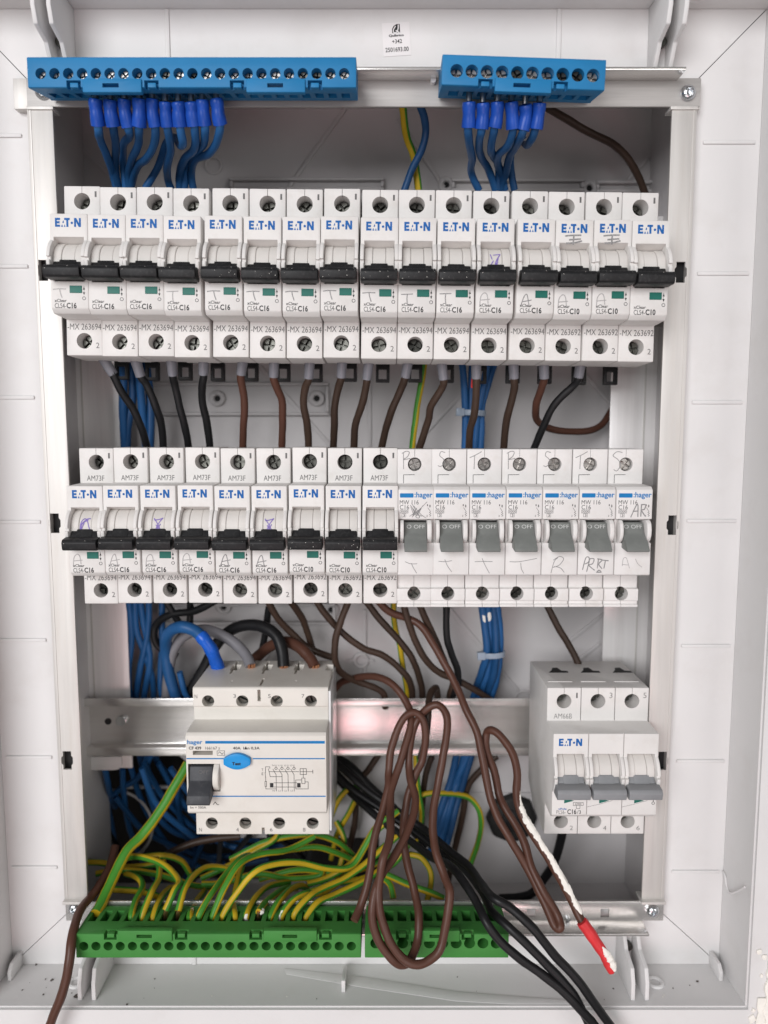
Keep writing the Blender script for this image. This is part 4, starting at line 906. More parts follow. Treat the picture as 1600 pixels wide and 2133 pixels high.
# A: blue wires with crimped sleeves into the long blue block
NA = 'blue neutral wires under the long blue block'
TL = [
 [(202, 240), (205, 270), (210, 292), (222, 325), (234, 360), (243, 396)],
 [(232, 240), (237, 270), (241, 305), (240, 345), (247, 396)],
 [(262, 240), (268, 270), (269, 284), (258, 300), (257, 340), (262, 396)],
 [(291, 240), (290, 268), (288, 300), (275, 330), (269, 360), (269, 396)],
 [(319, 240), (324, 265), (322, 300), (305, 330), (288, 344), (278, 370), (272, 396)],
 [(346, 240), (350, 268), (355, 312), (348, 345), (350, 372), (357, 396)],
 [(373, 240), (376, 268), (382, 296), (376, 303), (362, 286), (346, 300), (331, 345), (303, 392)],
 [(401, 240), (405, 268), (406, 308), (384, 332), (373, 362), (375, 396)],
 [(424, 240), (427, 268), (425, 298), (408, 318), (390, 345), (384, 396)],
 [(455, 240), (459, 268), (450, 298), (432, 322), (408, 332), (399, 358), (403, 396)]]
sx = [(199, 206), (230, 208), (259, 207), (290, 206), (317, 206), (344, 212), (371, 212), (398, 212), (421, 208), (450, 206)]
lbl = ['leftmost', 'second from left', 'third from left, bending back', 'fourth from left', 'fifth from left, curving left', 'sixth from left, middle', 'seventh from left, hooking back up', 'eighth from left', 'ninth from left', 'rightmost']
for i, pts in enumerate(TL):
    o, p3, c = W('blue_wire', 'w_blue', 1.95, pts, [-10, -8, 6, 20, 34, 40], 'blue wire with crimped sleeve under long blue block, ' + lbl[i], NA)
    top = P(*sx[i], -12); mid = P(pts[0][0], 240, -10); end = P(pts[1][0], random.uniform(258, 267), -8)
    seg = spline([top, (top + mid) / 2 + Vector((random.uniform(-.3, .3), 0, 0)), mid, end], 4)
    piece('crimp_sleeve', o, p3[0], seg, random.uniform(3.35, 3.85), 'sleeve', flatten=.85, rfun=lambda t: .92 + .1 * math.sin(t * 9) * (1 - t) + .14 * t)
    pin = [top + Vector((0, 0, 4)), top + Vector((0, 0, 2)), top]; piece('crimp_pin', o, p3[0], pin, 1.4, 'steel', 10)
NB = 'blue neutral wires under the short blue block'
TR = [
 [(977, 240), (976, 270), (979, 308), (983, 330), (982, 360), (998, 396)],
 [(1006, 240), (1003, 272), (997, 300), (1002, 325), (1019, 355), (1032, 396)],
 [(1035, 240), (1030, 270), (1022, 310), (1028, 326), (1040, 345), (1037, 396)],
 [(1067, 240), (1069, 268), (1060, 302), (1040, 322), (1036, 340), (1046, 365), (1052, 396)],
 [(1095, 250), (1088, 278), (1075, 305), (1060, 330), (1052, 365), (1044, 396)],
 [(1121, 240), (1116, 266), (1108, 290), (1098, 302), (1086, 290), (1066, 312), (1064, 350), (1072, 396)]]
sx = [(977, 212), (1006, 214), (1036, 212), (1065, 212), (1094, 218), (1124, 214)]
lbl = ['leftmost', 'second, with a white paint fleck', 'third from left', 'fourth from left', 'fifth, set lower than the rest', 'rightmost, bend smeared with white paint']
for i, pts in enumerate(TR):
    o, p3, c = W('blue_wire', 'w_blue', 1.95, pts, [-10, -8, 6, 20, 34, 40], 'blue wire with crimped sleeve under short blue block, ' + lbl[i], NB)
    top = P(*sx[i], -12); mid = P(pts[0][0], 240, -10); end = P(pts[1][0], 266 + (i % 2) * 3 + (6 if i == 4 else 0), -8)
    piece('crimp_sleeve', o, p3[0], spline([top, mid, end], 5), 3.7, 'sleeve', flatten=.85, rfun=lambda t: .92 + .1 * math.sin(t * 9) * (1 - t) + .14 * t)
    piece('crimp_pin', o, p3[0], [top + Vector((0, 0, 4)), top + Vector((0, 0, 2)), top], 1.4, 'steel', 10)
    if i == 5: splash(o, p3[0], c, 2.0, .3, .62, 6, 'paint_smear', side=.5, sz=.8)
    if i == 1: splash(o, p3[0], c, 2.0, .3, .35, 3, 'paint_smear', sz=.8)
W('earth_wire', 'earth', 2.0, [(838, 215), (842, 250), (848, 285), (862, 325), (872, 396)], [30, 42, 52], 'yellow-green wire descending from the upper rail between the two blue blocks')
W('blue_wire', 'w_blue', 2.0, [(872, 212), (884, 245), (886, 275), (878, 312), (860, 350), (842, 398)], [26, 38, 46], 'blue wire crossing the yellow-green wire between the two blue blocks')
W('brown_wire', 'w_dbrown', 2.0, [(1120, 212), (1160, 236), (1215, 268), (1275, 300), (1312, 335), (1332, 370), (1344, 404)], [30, 45, 55], 'dark brown wire curving down right of the short blue block')

# D: wires with grey ferrules between the top and middle rows
ND = 'wires hanging from grey ferrules under the top row'
DW = [
 ('black', [(212, 742), (236, 780), (252, 816), (276, 851), (297, 895), (308, 938)], 'black wire from tilted grey ferrule, leftmost under the top row'),
 ('black', [(280, 742), (293, 784), (306, 802), (325, 850), (337, 890), (341, 938)], 'black wire from grey ferrule, second from left under top row'),
 ('black', [(356, 742), (360, 782), (365, 802), (375, 850), (387, 900), (394, 938)], 'black wire from grey ferrule, third from left under top row'),
 ('black', [(424, 742), (424, 780), (422, 805), (422, 835), (431, 880), (438, 938)], 'black wire from grey ferrule beside the light brown one, under top row'),
 ('brown', [(507, 742), (502, 780), (505, 805), (509, 840), (507, 885), (506, 938)], 'light brown wire beside the black ones, straight down under top row'),
 ('brown', [(571, 742), (570, 785), (577, 806), (588, 835), (588, 880), (587, 938)], 'scuffed brown wire, second brown from the left under top row'),
 ('dbrown', [(646, 742), (643, 788), (637, 806), (633, 838), (640, 885), (643, 938)], 'brown wire bowed left, third brown from left under top row'),
 ('dbrown', [(713, 742), (711, 786), (706, 806), (698, 845), (696, 885), (694, 938)], 'brown wire, fourth brown from left under top row'),
 ('dbrown', [(770, 742), (764, 790), (760, 815), (752, 850), (741, 885), (737, 938)], 'brown wire, fifth brown from left under top row'),
 ('dbrown', [(852, 742), (844, 786), (838, 806), (818, 850), (804, 890), (794, 938)], 'brown wire slanting left beside the yellow-green wire under top row'),
 ('dbrown', [(918, 742), (924, 790), (920, 808), (898, 845), (892, 878), (872, 938)], 'brown wire in S-bend right of the yellow-green wire under top row'),
 ('dbrown', [(992, 742), (992, 788), (991, 820), (988, 860), (980, 895), (977, 938)], 'brown wire with red tape band in front of the tied blue bundle'),
 ('dbrown', [(1069, 742), (1071, 788), (1072, 812), (1062, 850), (1053, 885), (1049, 938)], 'brown wire just right of the tied blue bundle under top row'),
 ('brown', [(1132, 742), (1134, 788), (1129, 808), (1117, 845), (1120, 878), (1155, 895), (1215, 899), (1252, 885), (1278, 850), (1290, 835)], 'brown wire looping right in a hook under the top row'),
 ('black', [(1212, 745), (1205, 786), (1193, 804), (1156, 842), (1134, 885), (1110, 940)], 'black wire slanting left across the brown hook under top row')]
for i, (cn, pts, lab) in enumerate(DW):
    ys = [12, 16, 24, 34] if i != 13 else [12, 22, 44, 66, 76]
    o, p3, c = W(cn + '_wire' if cn != 'dbrown' else 'brown_wire', {'black': 'w_black', 'brown': 'w_brown', 'dbrown': 'w_dbrown'}[cn], 2.0, pts, ys, lab, ND)
    a, b = p3[0], P(pts[1][0], pts[1][1], 15)
    piece('ferrule', o, p3[0], [a, a + (b - a) * .5, b], 3.0, 'ferrule', flatten=.85, rfun=lambda t: 1.08 - .12 * t)
    if i == 11:
        k = P(991, 789, 16); k2 = P(990, 806, 18); piece('tape_band', o, p3[0], [k, (k + k2) / 2, k2], 2.3, 'tape_red')
    if i == 5: splash(o, p3[0], c, 2.0, .5, .56, 3, 'paint_fleck', sz=.6)
W('earth_wire', 'earth', 1.8, [(886, 740), (880, 790), (870, 840), (863, 890), (858, 940)], [48, 52], 'yellow-green wire hanging between the two ferruled brown wires under top row')
BB = 'blue wires of the right tied bundle'
for i, pts in enumerate(([(962, 750), (966, 800), (970, 860), (968, 938)], [(985, 750), (982, 800), (980, 860), (976, 938)], [(1018, 750), (1008, 800), (996, 860), (990, 938)], [(1034, 745), (1016, 800), (1003, 850), (1004, 890), (1001, 938)])):
    W('blue_wire', 'w_blue', 2.0, pts, [50 + 4 * (i % 2), 56], 'blue wire of the tied bundle between rows, ' + ['leftmost', 'second behind the brown wire', 'third, right of the brown wire', 'rightmost, splaying out'][i], BB)
def tie(px, py, w_, Y, lab, tilt=0):
    c = P(px, py, Y); a = w_ / 2
    m = MB(); n = 20
    vs = []
    for i in range(n):
        t = 2 * math.pi * i / n
        for (k, dz) in ((1.0, -1.6), (1.12, -1.6), (1.12, 1.6), (1.0, 1.6)): vs.append((a * k * math.cos(t), 4.6 * k * math.sin(t), dz))
    fs = [(i * 4 + j, ((i + 1) % n) * 4 + j, ((i + 1) % n) * 4 + (j + 1) % 4, i * 4 + (j + 1) % 4) for i in range(n) for j in range(4)]
    m.add(vs, fs, 0, True); m.box(-a - 3, -a + 1.5, -4, -.5, -2.2, 2.2)
    o = link('cable_tie', m.mesh('cable_tie', 'tie', bevel=.15), None, c, (0, tilt, 0)); tag(o, lab, 'cable tie')
tie(985, 860, 13.5, 53, 'clear cable tie round the blue bundle between top and middle rows', .05)
BL = 'blue wires behind the left of the middle gap'
for i, pts in enumerate(([(258, 745), (256, 820), (258, 880), (260, 940)], [(272, 745), (276, 820), (268, 880), (264, 940)], [(288, 745), (292, 810), (298, 870), (306, 940)], [(303, 745), (310, 810), (315, 880), (312, 940)])):
    W('blue_wire', 'w_blue', 2.3, pts, [46 + 6 * (i % 2), 54], 'blurred blue wire at the left behind black wires, ' + ['nearest the metal strip', 'second from the metal strip', 'third from the metal strip', 'farthest from the metal strip'][i], BL)

# E: between the middle row and the lower devices
NE = 'brown wires running down from the middle row'
def br(pts, ys, lab, m_='w_dbrown', r=2.0, **k): return W('brown_wire' if 'brown' in m_ else 'black_wire', m_, r, pts, ys, lab, NE if 'brown' in m_ else None, **k)
br([(728, 1246), (712, 1290), (700, 1330), (697, 1368), (705, 1395), (728, 1412), (752, 1422), (785, 1434), (800, 1448), (803, 1475)], [38, 40, 52, 56], 'brown wire dropping from middle row and turning right above lower rail')
br([(655, 1246), (681, 1282), (714, 1320), (757, 1350), (799, 1366), (838, 1398), (856, 1428), (860, 1475)], [40, 50, 60], 'brown wire sweeping right over the round moulding above the lower rail')
br([(758, 1246), (790, 1288), (828, 1330), (858, 1372), (874, 1410), (880, 1440), (880, 1475)], [40, 48, 60], 'brown wire curving down right of the thin yellow-green wire')
br([(838, 1250), (853, 1300), (869, 1345), (890, 1378), (918, 1402), (950, 1416), (988, 1436), (1024, 1460)], [36, 46, 58], 'brown wire swinging right to the lower blue bundle')
br([(870, 1250), (892, 1300), (912, 1345), (930, 1390), (945, 1420), (938, 1445), (932, 1475)], [38, 48, 60], 'brown wire ending in a small hook at the lower rail')
br([(555, 1246), (578, 1288), (608, 1318), (640, 1348), (675, 1364), (696, 1370)], [38, 50, 56], 'brown wire passing behind the thick brown cable at left')
br([(600, 1246), (628, 1285), (644, 1330), (654, 1362)], [38, 52, 58], 'short brown wire dropping behind the thick brown cable end')
W('black_wire', 'w_black', 2.0, [(930, 1250), (931, 1320), (940, 1360), (952, 1395), (954, 1425), (942, 1450)], [34, 42, 56], 'black wire hanging straight left of the lower blue bundle')
W('earth_wire', 'earth', 1.7, [(820, 1250), (822, 1300), (832, 1345), (840, 1390), (846, 1420), (852, 1475)], [58, 64], 'thin yellow-green wire between the brown wires above lower rail')
W('black_wire', 'w_black', 2.0, [(560, 1265), (552, 1320), (544, 1362)], [56, 60], 'black wire stub between the thick black and brown cables')
W('black_wire', 'w_black', 2.2, [(450, 1250), (405, 1273), (355, 1280), (327, 1300), (322, 1330), (336, 1352), (370, 1368)], [44, 56, 60], 'black wire curling round at the left behind thick blue cable')
W('black_wire', 'w_black', 2.0, [(396, 1246), (397, 1280), (394, 1310)], [52, 56], 'short vertical black wire behind thick blue cable')
W('black_wire', 'w_black', 2.0, [(345, 1250), (362, 1280), (378, 1305)], [50, 54], 'short slanted black wire left of thick blue cable')
BM = 'blue wires of the lower tied bundle'
for i, pts in enumerate(([(1003, 1250), (1010, 1310), (1014, 1362), (1004, 1400), (990, 1440), (955, 1560), (940, 1620), (918, 1690), (900, 1760)], [(1015, 1250), (1020, 1310), (1022, 1362), (1014, 1405), (1000, 1445), (970, 1560), (955, 1620), (935, 1690), (912, 1770)], [(1026, 1250), (1032, 1310), (1034, 1362), (1028, 1405), (1014, 1450), (985, 1560), (962, 1640), (945, 1700), (925, 1780)], [(1034, 1250), (1041, 1310), (1040, 1360), (1036, 1405), (1024, 1450), (975, 1570), (945, 1640), (925, 1700), (890, 1790)])):
    o, p3, c = W('blue_wire', 'w_blue', 2.25, pts, [50, 54 + 4 * (i % 2), 64, 66, 60], 'blue wire of the bundle passing behind the lower rail, ' + ['leftmost', 'second from left', 'third from left', 'rightmost'][i], BM)
    if i in (0, 1): splash(o, p3[0], c, 2.25, .07, .12, 3, 'paint_fleck', sz=.6)
tie(1027, 1362, 13.0, 55, 'clear cable tie round the blue bundle above the lower rail', -.06)

# thick supply cables into the residual current device
KY = 33
o, p3, c = W('blue_cable', 'w_blue', 3.4, [(372, 1470), (352, 1400), (344, 1352), (350, 1322), (374, 1306), (402, 1312), (426, 1334), (444, 1362), (457, 1398)], [60, 52, 36, 30, KY], 'thick blue cable arching into the N terminal, end wrapped in blue tape', 'thick supply cables', 'cable')
k0 = len(c); piece('tape_wrap', o, p3[0], c[int(k0 * .70):], 3.65, 'tape_blue', rfun=lambda t: 1 + .05 * math.sin(t * 17))
def strands(o, p3, px, py, d):
    mb = MB()
    for q in range(6):
        a = q * 1.05; b = P(px, py, KY)
        s0 = b + Vector((math.cos(a) * 1.7, math.sin(a) * 1.6, 1.5)); s1 = s0 + Vector((-d * .1, 0, -5.5)); tube(mb, [s0, (s0 + s1) / 2, s1], .75, 8)
    link('copper_strand', mb.mesh('copper_strand', 'copper', off=p3[0]), o)
o, p3, c = W('grey_cable', 'w_grey', 3.1, [(345, 1475), (350, 1420), (356, 1370), (372, 1335), (395, 1318), (425, 1312), (460, 1322), (492, 1342), (512, 1366), (523, 1388)], [62, 54, 48, 44, KY], 'thick grey cable arching behind the blue one into terminal 3', 'thick supply cables', 'cable'); strands(o, p3, 523, 1388, 1)
o, p3, c = W('black_cable', 'w_black', 3.4, [(380, 1470), (420, 1400), (450, 1345), (478, 1315), (515, 1302), (550, 1306), (577, 1326), (588, 1356), (591, 1389)], [66, 60, 50, 40, KY], 'thick black cable arching high into terminal 5', 'thick supply cables', 'cable'); strands(o, p3, 591, 1389, 0)
o, p3, c = W('brown_cable', 'w_brown', 3.3, [(500, 1400), (535, 1368), (563, 1346), (595, 1337), (622, 1347), (643, 1368), (656, 1390)], [62, 54, 42, KY], 'thick dark brown cable bending low into terminal 7', 'thick supply cables', 'cable'); strands(o, p3, 656, 1390, -1)

# blue wires running down at the left, behind the lower rail
NF = 'blue wires in the dark lower left of the box'
FL = [[(268, 1246), (274, 1320), (268, 1400), (275, 1475), (300, 1570), (320, 1650), (350, 1705)],
 [(282, 1246), (284, 1310), (300, 1360), (318, 1410), (318, 1470), (300, 1560), (312, 1640), (330, 1695)],
 [(292, 1246), (300, 1300), (312, 1380), (300, 1470), (322, 1570), (345, 1610), (378, 1660)],
 [(338, 1250), (338, 1330), (334, 1420), (340, 1480), (318, 1565), (288, 1620), (248, 1645), (226, 1672), (232, 1720), (240, 1770)],
 [(310, 1246), (308, 1320), (290, 1400), (282, 1480), (290, 1570), (330, 1650), (420, 1700)],
 [(374, 1400), (385, 1440), (400, 1490), (330, 1560), (300, 1600), (330, 1700), (380, 1740), (470, 1745)],
 [(218, 1600), (226, 1640), (240, 1680)], [(180, 1680), (200, 1720), (212, 1790), (222, 1850)], [(295, 1600), (330, 1680), (400, 1740), (440, 1752)], [(355, 1600), (400, 1660), (440, 1690), (470, 1735)]]
lbl = ['nearest the metal strip', 'second from the metal strip', 'third, ending by the device', 'curling left and down past the strip end', 'fifth, turning right under the device', 'swinging from behind thick grey cable', 'short end under the rounded white plate', 'lowest, along the left upright', 'long one turning under the device', 'rightmost under the lower rail']
for i, pts in enumerate(FL):
    W('blue_wire', 'w_blue', 1.9, pts, [58, 64, 78, 100], 'blue wire in dark lower left, ' + lbl[i], NF)
TG = [[(300, 1590), (340, 1660), (400, 1720), (470, 1760), (560, 1770)], [(270, 1590), (300, 1680), (350, 1760), (420, 1810)], [(330, 1590), (380, 1670), (450, 1740), (540, 1750)], [(255, 1600), (262, 1690), (290, 1780), (340, 1850)],
 [(380, 1600), (370, 1680), (400, 1760), (470, 1800), (560, 1790)], [(460, 1750), (455, 1800), (448, 1860)], [(520, 1740), (480, 1790), (440, 1850)], [(240, 1660), (300, 1730), (380, 1770), (460, 1785), (600, 1760)], [(410, 1600), (430, 1680), (420, 1760), (380, 1840)], [(195, 1640), (230, 1740), (290, 1830)], [(560, 1740), (600, 1760), (640, 1800), (650, 1850)], [(650, 1740), (640, 1790), (600, 1850)]]
for i, pts in enumerate(TG):
    b = i in (5, 6, 9, 10, 11)
    W('black_wire' if b else 'blue_wire', 'w_black' if b else 'w_blue', 1.8, pts, [66 + (i * 5) % 12, 92, 84 + (i * 7) % 18], 'black wire in the dark tangle under and beside the device' if b else 'blue wire in the dark tangle under and beside the device', 'dark tangled black wires' if b else 'dark tangled blue wires')
W('brown_wire', 'w_dbrown', 2.2, [(330, 1790), (390, 1760), (440, 1748), (500, 1742)], [56, 60], 'brown wire running right under the device in the dark lower left')
W('brown_wire', 'w_brown', 2.3, [(240, 1762), (230, 1800), (212, 1835), (190, 1868), (166, 1900), (150, 1950), (143, 2010), (132, 2065), (112, 2115), (92, 2165)], [30, 16, -4, -30, -34, -34], 'brown wire leaving the box at the lower left over the green block end')

# earth wires into the long green block
NG = 'yellow-green wires in the long green block'
o, p3, c = W('earth_wire', 'earth', 2.9, [(392, 1590), (370, 1630), (340, 1680), (298, 1738), (265, 1772), (240, 1822), (218, 1868), (200, 1903)], [46, 34, 16, -6], 'thickest yellow-green wire slanting down to the left end of the green block', NG)
G = [
 [(275, 1908), (281, 1880), (296, 1848), (288, 1828), (262, 1820)], [(296, 1908), (314, 1862), (330, 1834), (332, 1806), (326, 1790)],
 [(320, 1908), (334, 1872), (352, 1852), (366, 1848)], [(345, 1896), (362, 1856), (373, 1838), (358, 1815), (332, 1796), (285, 1784), (250, 1790)],
 [(371, 1898), (384, 1852), (405, 1822), (440, 1806), (500, 1815)], [(395, 1906), (408, 1880), (426, 1856)],
 [(416, 1906), (440, 1862), (470, 1822), (500, 1790), (520, 1782)], [(443, 1908), (466, 1852), (500, 1800), (540, 1780), (600, 1770), (655, 1742)],
 [(465, 1908), (490, 1866), (528, 1818), (570, 1800), (622, 1797), (680, 1808), (728, 1808), (752, 1780), (778, 1730)], [(489, 1908), (487, 1880), (497, 1830), (505, 1800)],
 [(514, 1904), (530, 1872), (560, 1846), (602, 1838)], [(539, 1900), (556, 1876), (590, 1853), (618, 1850)], [(563, 1910), (580, 1878), (606, 1852), (630, 1846), (644, 1858)],
 [(586, 1910), (606, 1880), (636, 1862), (672, 1858), (712, 1834), (760, 1800), (804, 1760)], [(613, 1904), (640, 1872), (672, 1850), (722, 1828), (772, 1790), (828, 1742)], [(637, 1912), (662, 1880), (702, 1862), (752, 1838), (792, 1812), (822, 1788)]]
gl = ['beside the empty second slot, curling back', 'second behind the thickest one, rising straight', 'short green one before the two bare copper ends', 'first of the two with bare copper ends', 'second of the two with bare copper ends, arching right', 'short pale stub in the middle', 'seventh from left, rising right', 'long one rising under the device', 'long one running right in a double wave', 'short one pointing straight up', 'paint-speckled dark one', 'with white paint drip and bare copper', 'small arch behind the painted one', 'painted bright one going far right', 'last but one at right, going far right', 'last at right, bright yellow']
for i, pts in enumerate(G):
    bare = i in (3, 4, 11)
    o, p3, c = W('earth_wire', 'earth', 1.78, pts, [-8, 0, 14, 26, 36], 'yellow-green wire in long green block, ' + gl[i], NG, dip=0 if bare else 6)
    if bare: a = p3[0]; piece('copper_end', o, p3[0], [a + Vector((.3, 0, .6)), a + Vector((0, -.3, -2)), a + Vector((-.3, 0, -7))], 1.25, 'copper', 10)
    if i == 10: splash(o, p3[0], c, 1.8, .0, .9, 5, 'paint_smear', sz=.6, amp=2)
    if i == 11: splash(o, p3[0], c, 2.0, .0, .16, 3, 'paint_drip', side=1.2, sz=.8)
    if i == 13: splash(o, p3[0], c, 2.0, .05, .4, 5, 'paint_smear', side=-.6, sz=.5)
NH = 'loose yellow-green wires at the bottom of the box'
H = [([(165, 1796), (215, 1798), (250, 1806), (300, 1804), (345, 1795)], [40, 46], 'coming from behind the left upright'), ([(200, 1852), (240, 1853), (290, 1856), (330, 1868)], [16, 26], 'lying low behind the green block at left'),
 ([(290, 1786), (340, 1782), (380, 1795), (400, 1830)], [44, 50], 'arching over the left ends'), ([(560, 1735), (600, 1700), (640, 1690), (690, 1700)], [50, 56], 'passing under the device to the right'),
 ([(690, 1700), (706, 1665), (730, 1640), (745, 1652), (728, 1690), (704, 1735), (690, 1790)], [60, 66], 'bent sharply right of the device'), ([(740, 1800), (760, 1760), (785, 1720), (815, 1700), (830, 1690)], [40, 46], 'rising steeply behind the brown loops'),
 ([(850, 1780), (876, 1786), (895, 1812), (897, 1845), (890, 1875)], [40, 30], 'green arch right of the loops'), ([(805, 1822), (850, 1842), (888, 1856), (925, 1872)], [22, 16], 'bright yellow one right of the loops'),
 ([(800, 1830), (815, 1845), (820, 1872)], [24, 14], 'short green end behind the loops'), ([(870, 1660), (900, 1652), (955, 1655), (985, 1668), (1002, 1700), (998, 1745), (980, 1800), (972, 1820)], [64, 62], 'large hoop near the black grommet'),
 ([(866, 1570), (868, 1600), (872, 1650), (878, 1700), (870, 1750)], [62, 60], 'thin one straight down behind the loops'), ([(600, 1770), (660, 1765), (700, 1775), (740, 1795)], [44, 48], 'crossing low between the loops and device'),
 ([(420, 1842), (470, 1838), (540, 1820), (600, 1830), (665, 1825), (672, 1805)], [34, 40], 'wavy one deep behind the block'), ([(640, 1860), (700, 1840), (760, 1828), (820, 1800), (850, 1760)], [20, 36], 'bright one bundled at the right end'), ([(200, 1820), (260, 1812), (330, 1822), (395, 1842), (450, 1850)], [34, 44], 'low one running right behind the left stubs'), ([(480, 1790), (560, 1752), (640, 1738), (700, 1752), (735, 1782)], [46, 54], 'arching right just under the device'),
 ([(640, 1842), (690, 1826), (740, 1790), (772, 1745), (806, 1712)], [30, 44], 'rising behind the cut brown end'), ([(540, 1832), (620, 1812), (700, 1818), (780, 1802), (840, 1768)], [38, 46], 'second wave low behind the right ends'),
 ([(700, 1710), (716, 1745), (712, 1790), (700, 1830)], [62, 50], 'short hanging one right of the device'),
 ([(455, 1700), (520, 1690), (580, 1735), (520, 1780), (420, 1830)], [52, 44], 'shadowed one below the device')]
for pts, ys, lab in H: W('earth_wire', 'earth', 1.78, pts, ys, 'loose yellow-green wire at bottom, ' + lab, NH)

# black cables leaving at the lower right
NK = 'black cables leaving over the lower right'
for pts, ys, lab in (
 ([(700, 1590), (735, 1620), (790, 1665), (863, 1713), (897, 1738), (936, 1772), (976, 1805), (1003, 1840), (1024, 1868), (1061, 1890), (1113, 1936), (1159, 1994), (1211, 2052), (1269, 2133), (1300, 2180)], [62, 52, 34, 8, -26, -34, -36, -36], 'upper'),
 ([(690, 1600), (730, 1640), (800, 1690), (880, 1745), (930, 1785), (965, 1808), (1006, 1858), (1023, 1897), (1058, 1930), (1113, 1982), (1168, 2040), (1199, 2080), (1232, 2142), (1245, 2170)], [66, 56, 36, 6, -26, -34, -36, -36], 'middle'),
 ([(700, 1620), (760, 1680), (830, 1735), (900, 1785), (945, 1810), (991, 1878), (1012, 1918), (1040, 1957), (1082, 1997), (1131, 2031), (1174, 2065), (1205, 2098), (1238, 2136), (1260, 2170)], [70, 40, 0, -30, -34, -36, -38, -38], 'lower')):
    W('black_cable', 'w_black', 2.2, pts, ys, 'black cable leaving over the rim at lower right, %s of three' % lab, NK, 'cable')
W('black_cable', 'w_black', 3.3, [(690, 1575), (730, 1600), (790, 1660), (850, 1715), (890, 1760)], [70, 60], 'thick black cable behind the brown loops at the lower rail', None, 'cable')
W('black_cable', 'w_black', 2.6, [(1172, 1735), (1158, 1785), (1140, 1822), (1112, 1858), (1085, 1868), (1040, 1872)], [52, 62, 60], 'black cable tail under the three-pole breaker', None, 'cable')
W('brown_wire', 'w_dbrown', 2.0, [(1140, 1262), (1165, 1310), (1188, 1350), (1205, 1385), (1212, 1410)], [46, 40], 'dark brown wire entering the three-pole breaker from above')
W('brown_wire', 'w_dbrown', 2.0, [(1035, 1575), (1005, 1600), (975, 1640), (965, 1690), (945, 1780), (930, 1850)], [66, 70], 'dark brown wire behind the blue bundle below the lower rail')
for pts, lab in (([(790, 1570), (770, 1600), (745, 1640), (738, 1720), (720, 1800)], 'left'), ([(900, 1575), (885, 1620), (880, 1680), (878, 1760)], 'right')): W('brown_wire', 'w_dbrown', 2.0, pts, [66, 70], 'dark brown wire behind the loops below the rail, the %s one' % lab)
o_coil = W('brown_wire', 'w_brown', 2.1, [(672, 1455), (693, 1440), (714, 1420), (756, 1409), (790, 1412), (822, 1430), (848, 1465), (856, 1490), (856, 1515), (843, 1556), (827, 1607), (815, 1647), (814, 1686), (814, 1712), (811, 1750), (797, 1790), (790, 1844), (790, 1884), (798, 1923), (812, 1962), (836, 1995), (866, 2009), (896, 1999), (919, 1974), (931, 1910), (936, 1857), (926, 1826), (910, 1779), (903, 1739), (902, 1690), (912, 1634), (925, 1568), (932, 1515), (927, 1484), (911, 1468), (890, 1476), (869, 1502), (856, 1542), (851, 1594), (856, 1630), (866, 1665), (860, 1705), (842, 1747), (815, 1792), (793, 1826), (779, 1871), (776, 1910), (784, 1949), (800, 1980), (822, 2004), (842, 2009), (857, 1994), (870, 1962), (873, 1910), (863, 1857), (847, 1792), (841, 1739), (843, 1700), (850, 1655), (866, 1612), (880, 1584), (887, 1542), (882, 1502), (862, 1484), (838, 1500), (817, 1555), (810, 1607), (808, 1640), (796, 1690), (780, 1750), (770, 1818), (752, 1884), (738, 1918)],
  [58, 54, 40, 28, 20, 8, -8, -26, -32, -38, -40, -36, -26, -12, 2, 14, 22, 24, 16, 2, -14, -30, -36, -38, -34, -22, -4, 8, 16, 20, 22, 14, 2, -14, -26], 'long brown wire coiled in hanging loops in front of the lower rail', None)
for q in (.33, .61): splash(o_coil[0], o_coil[1][0], o_coil[2], 2.1, q, q + .008, 3, 'paint_fleck', side=random.uniform(-.8, .8), sz=.36)
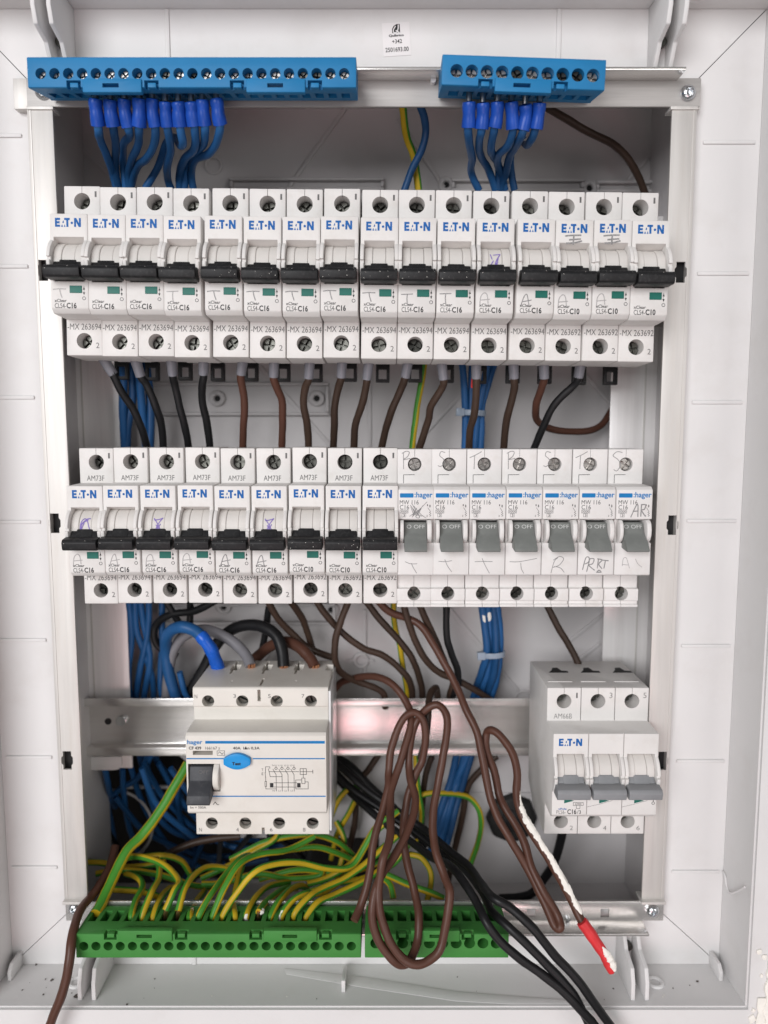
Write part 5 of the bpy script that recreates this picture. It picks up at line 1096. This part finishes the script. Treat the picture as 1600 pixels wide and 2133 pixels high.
o, p3, c = W('brown_wire', 'w_brown', 2.1, [(786, 1250), (812, 1274), (848, 1288), (876, 1304), (905, 1345), (935, 1398), (955, 1440), (972, 1482), (994, 1526), (1007, 1587), (1018, 1651), (1034, 1696), (1060, 1742), (1097, 1806), (1120, 1853), (1144, 1902), (1157, 1930), (1168, 1932), (1162, 1906), (1131, 1857), (1106, 1804), (1093, 1755), (1071, 1713), (1050, 1680), (1038, 1651), (1030, 1608), (1018, 1576), (1012, 1547), (1015, 1525), (1024, 1521), (1040, 1532), (1064, 1564), (1077, 1604), (1077, 1651), (1084, 1690), (1108, 1735), (1145, 1793), (1181, 1854), (1205, 1906), (1220, 1935)],
  [36, 40, 36, 26, 14, 6, -4, -14, -24, -30, -24, -12, 0, 8, 12, 14, 10, 0, -10, -20, -30, -38], 'brown wire looped at lower right, its end taped red and crusted with white plaster', None)
t0 = [P(1212, 1920, -37), P(1228, 1942, -38), P(1244, 1966, -39), P(1260, 1990, -40), P(1268, 2006, -40), P(1274, 2027, -41)]
piece('tape_wrap', o, p3[0], spline(t0, 6), 2.55, 'tape_red', flatten=1.1, rfun=lambda t: (.97 + .06 * math.sin(t * 9) + .03 * math.sin(t * 31)) * (1 if t < .8 else 1 - .5 * (t - .8) / .2))
n = len(c)
splash(o, p3[0], c, 2.1, .845, .985, 8, side=1.0, sz=.85)
splash(o, p3[0], spline(t0, 4), 3.0, .42, .94, 5, side=1.1, sz=.6)
splash(o, p3[0], c, 1.6, .815, .83, 3, 'plaster_fleck', side=.8, sz=.5)
# small wire stub behind the loops
W('brown_wire', 'w_dbrown', 2.0, [(912, 1460), (908, 1432), (896, 1450), (892, 1490), (886, 1540), (876, 1580)], [56, 40, 24, 30], 'dark brown wire bent over the lower rail behind the loops')

# black rubber grommet and knockout at the lower right of the back
c = P(1066, 1705, BACK - 3)
gm = thing('cable_grommet', 'black rubber octagonal grommet behind the looped brown wire at lower right', 'grommet', (c.x, BACK, c.z))
m = MB(); m.cyl((0, 0), 15, -6, -1, 8, 17); link('body', m.mesh('body', 'grommet', bevel=1.2), gm)
m = MB(); m.cyl((0, 0), 7, -7, -5, 20); link('cap', m.mesh('cap', 'black', bevel=.4), gm)
# white rounded plate end below the lower rail at left
m = MB(); a, b = P(150, 1575, 57), P(255, 1603, 57)
m.plate([(a.x - 12, a.z), (b.x, a.z), (b.x, b.z + 3), (b.x - 2, b.z + .5), (b.x - 5, b.z), (a.x - 12, b.z)], 56, 58); fpart('bracket_end', m, 'box', bevel=.2)
for o in list(bpy.data.objects):
    if o.type == 'MESH' and o.parent is None and 'label' not in o and 'kind' not in o: print('UNTAGGED', o.name)
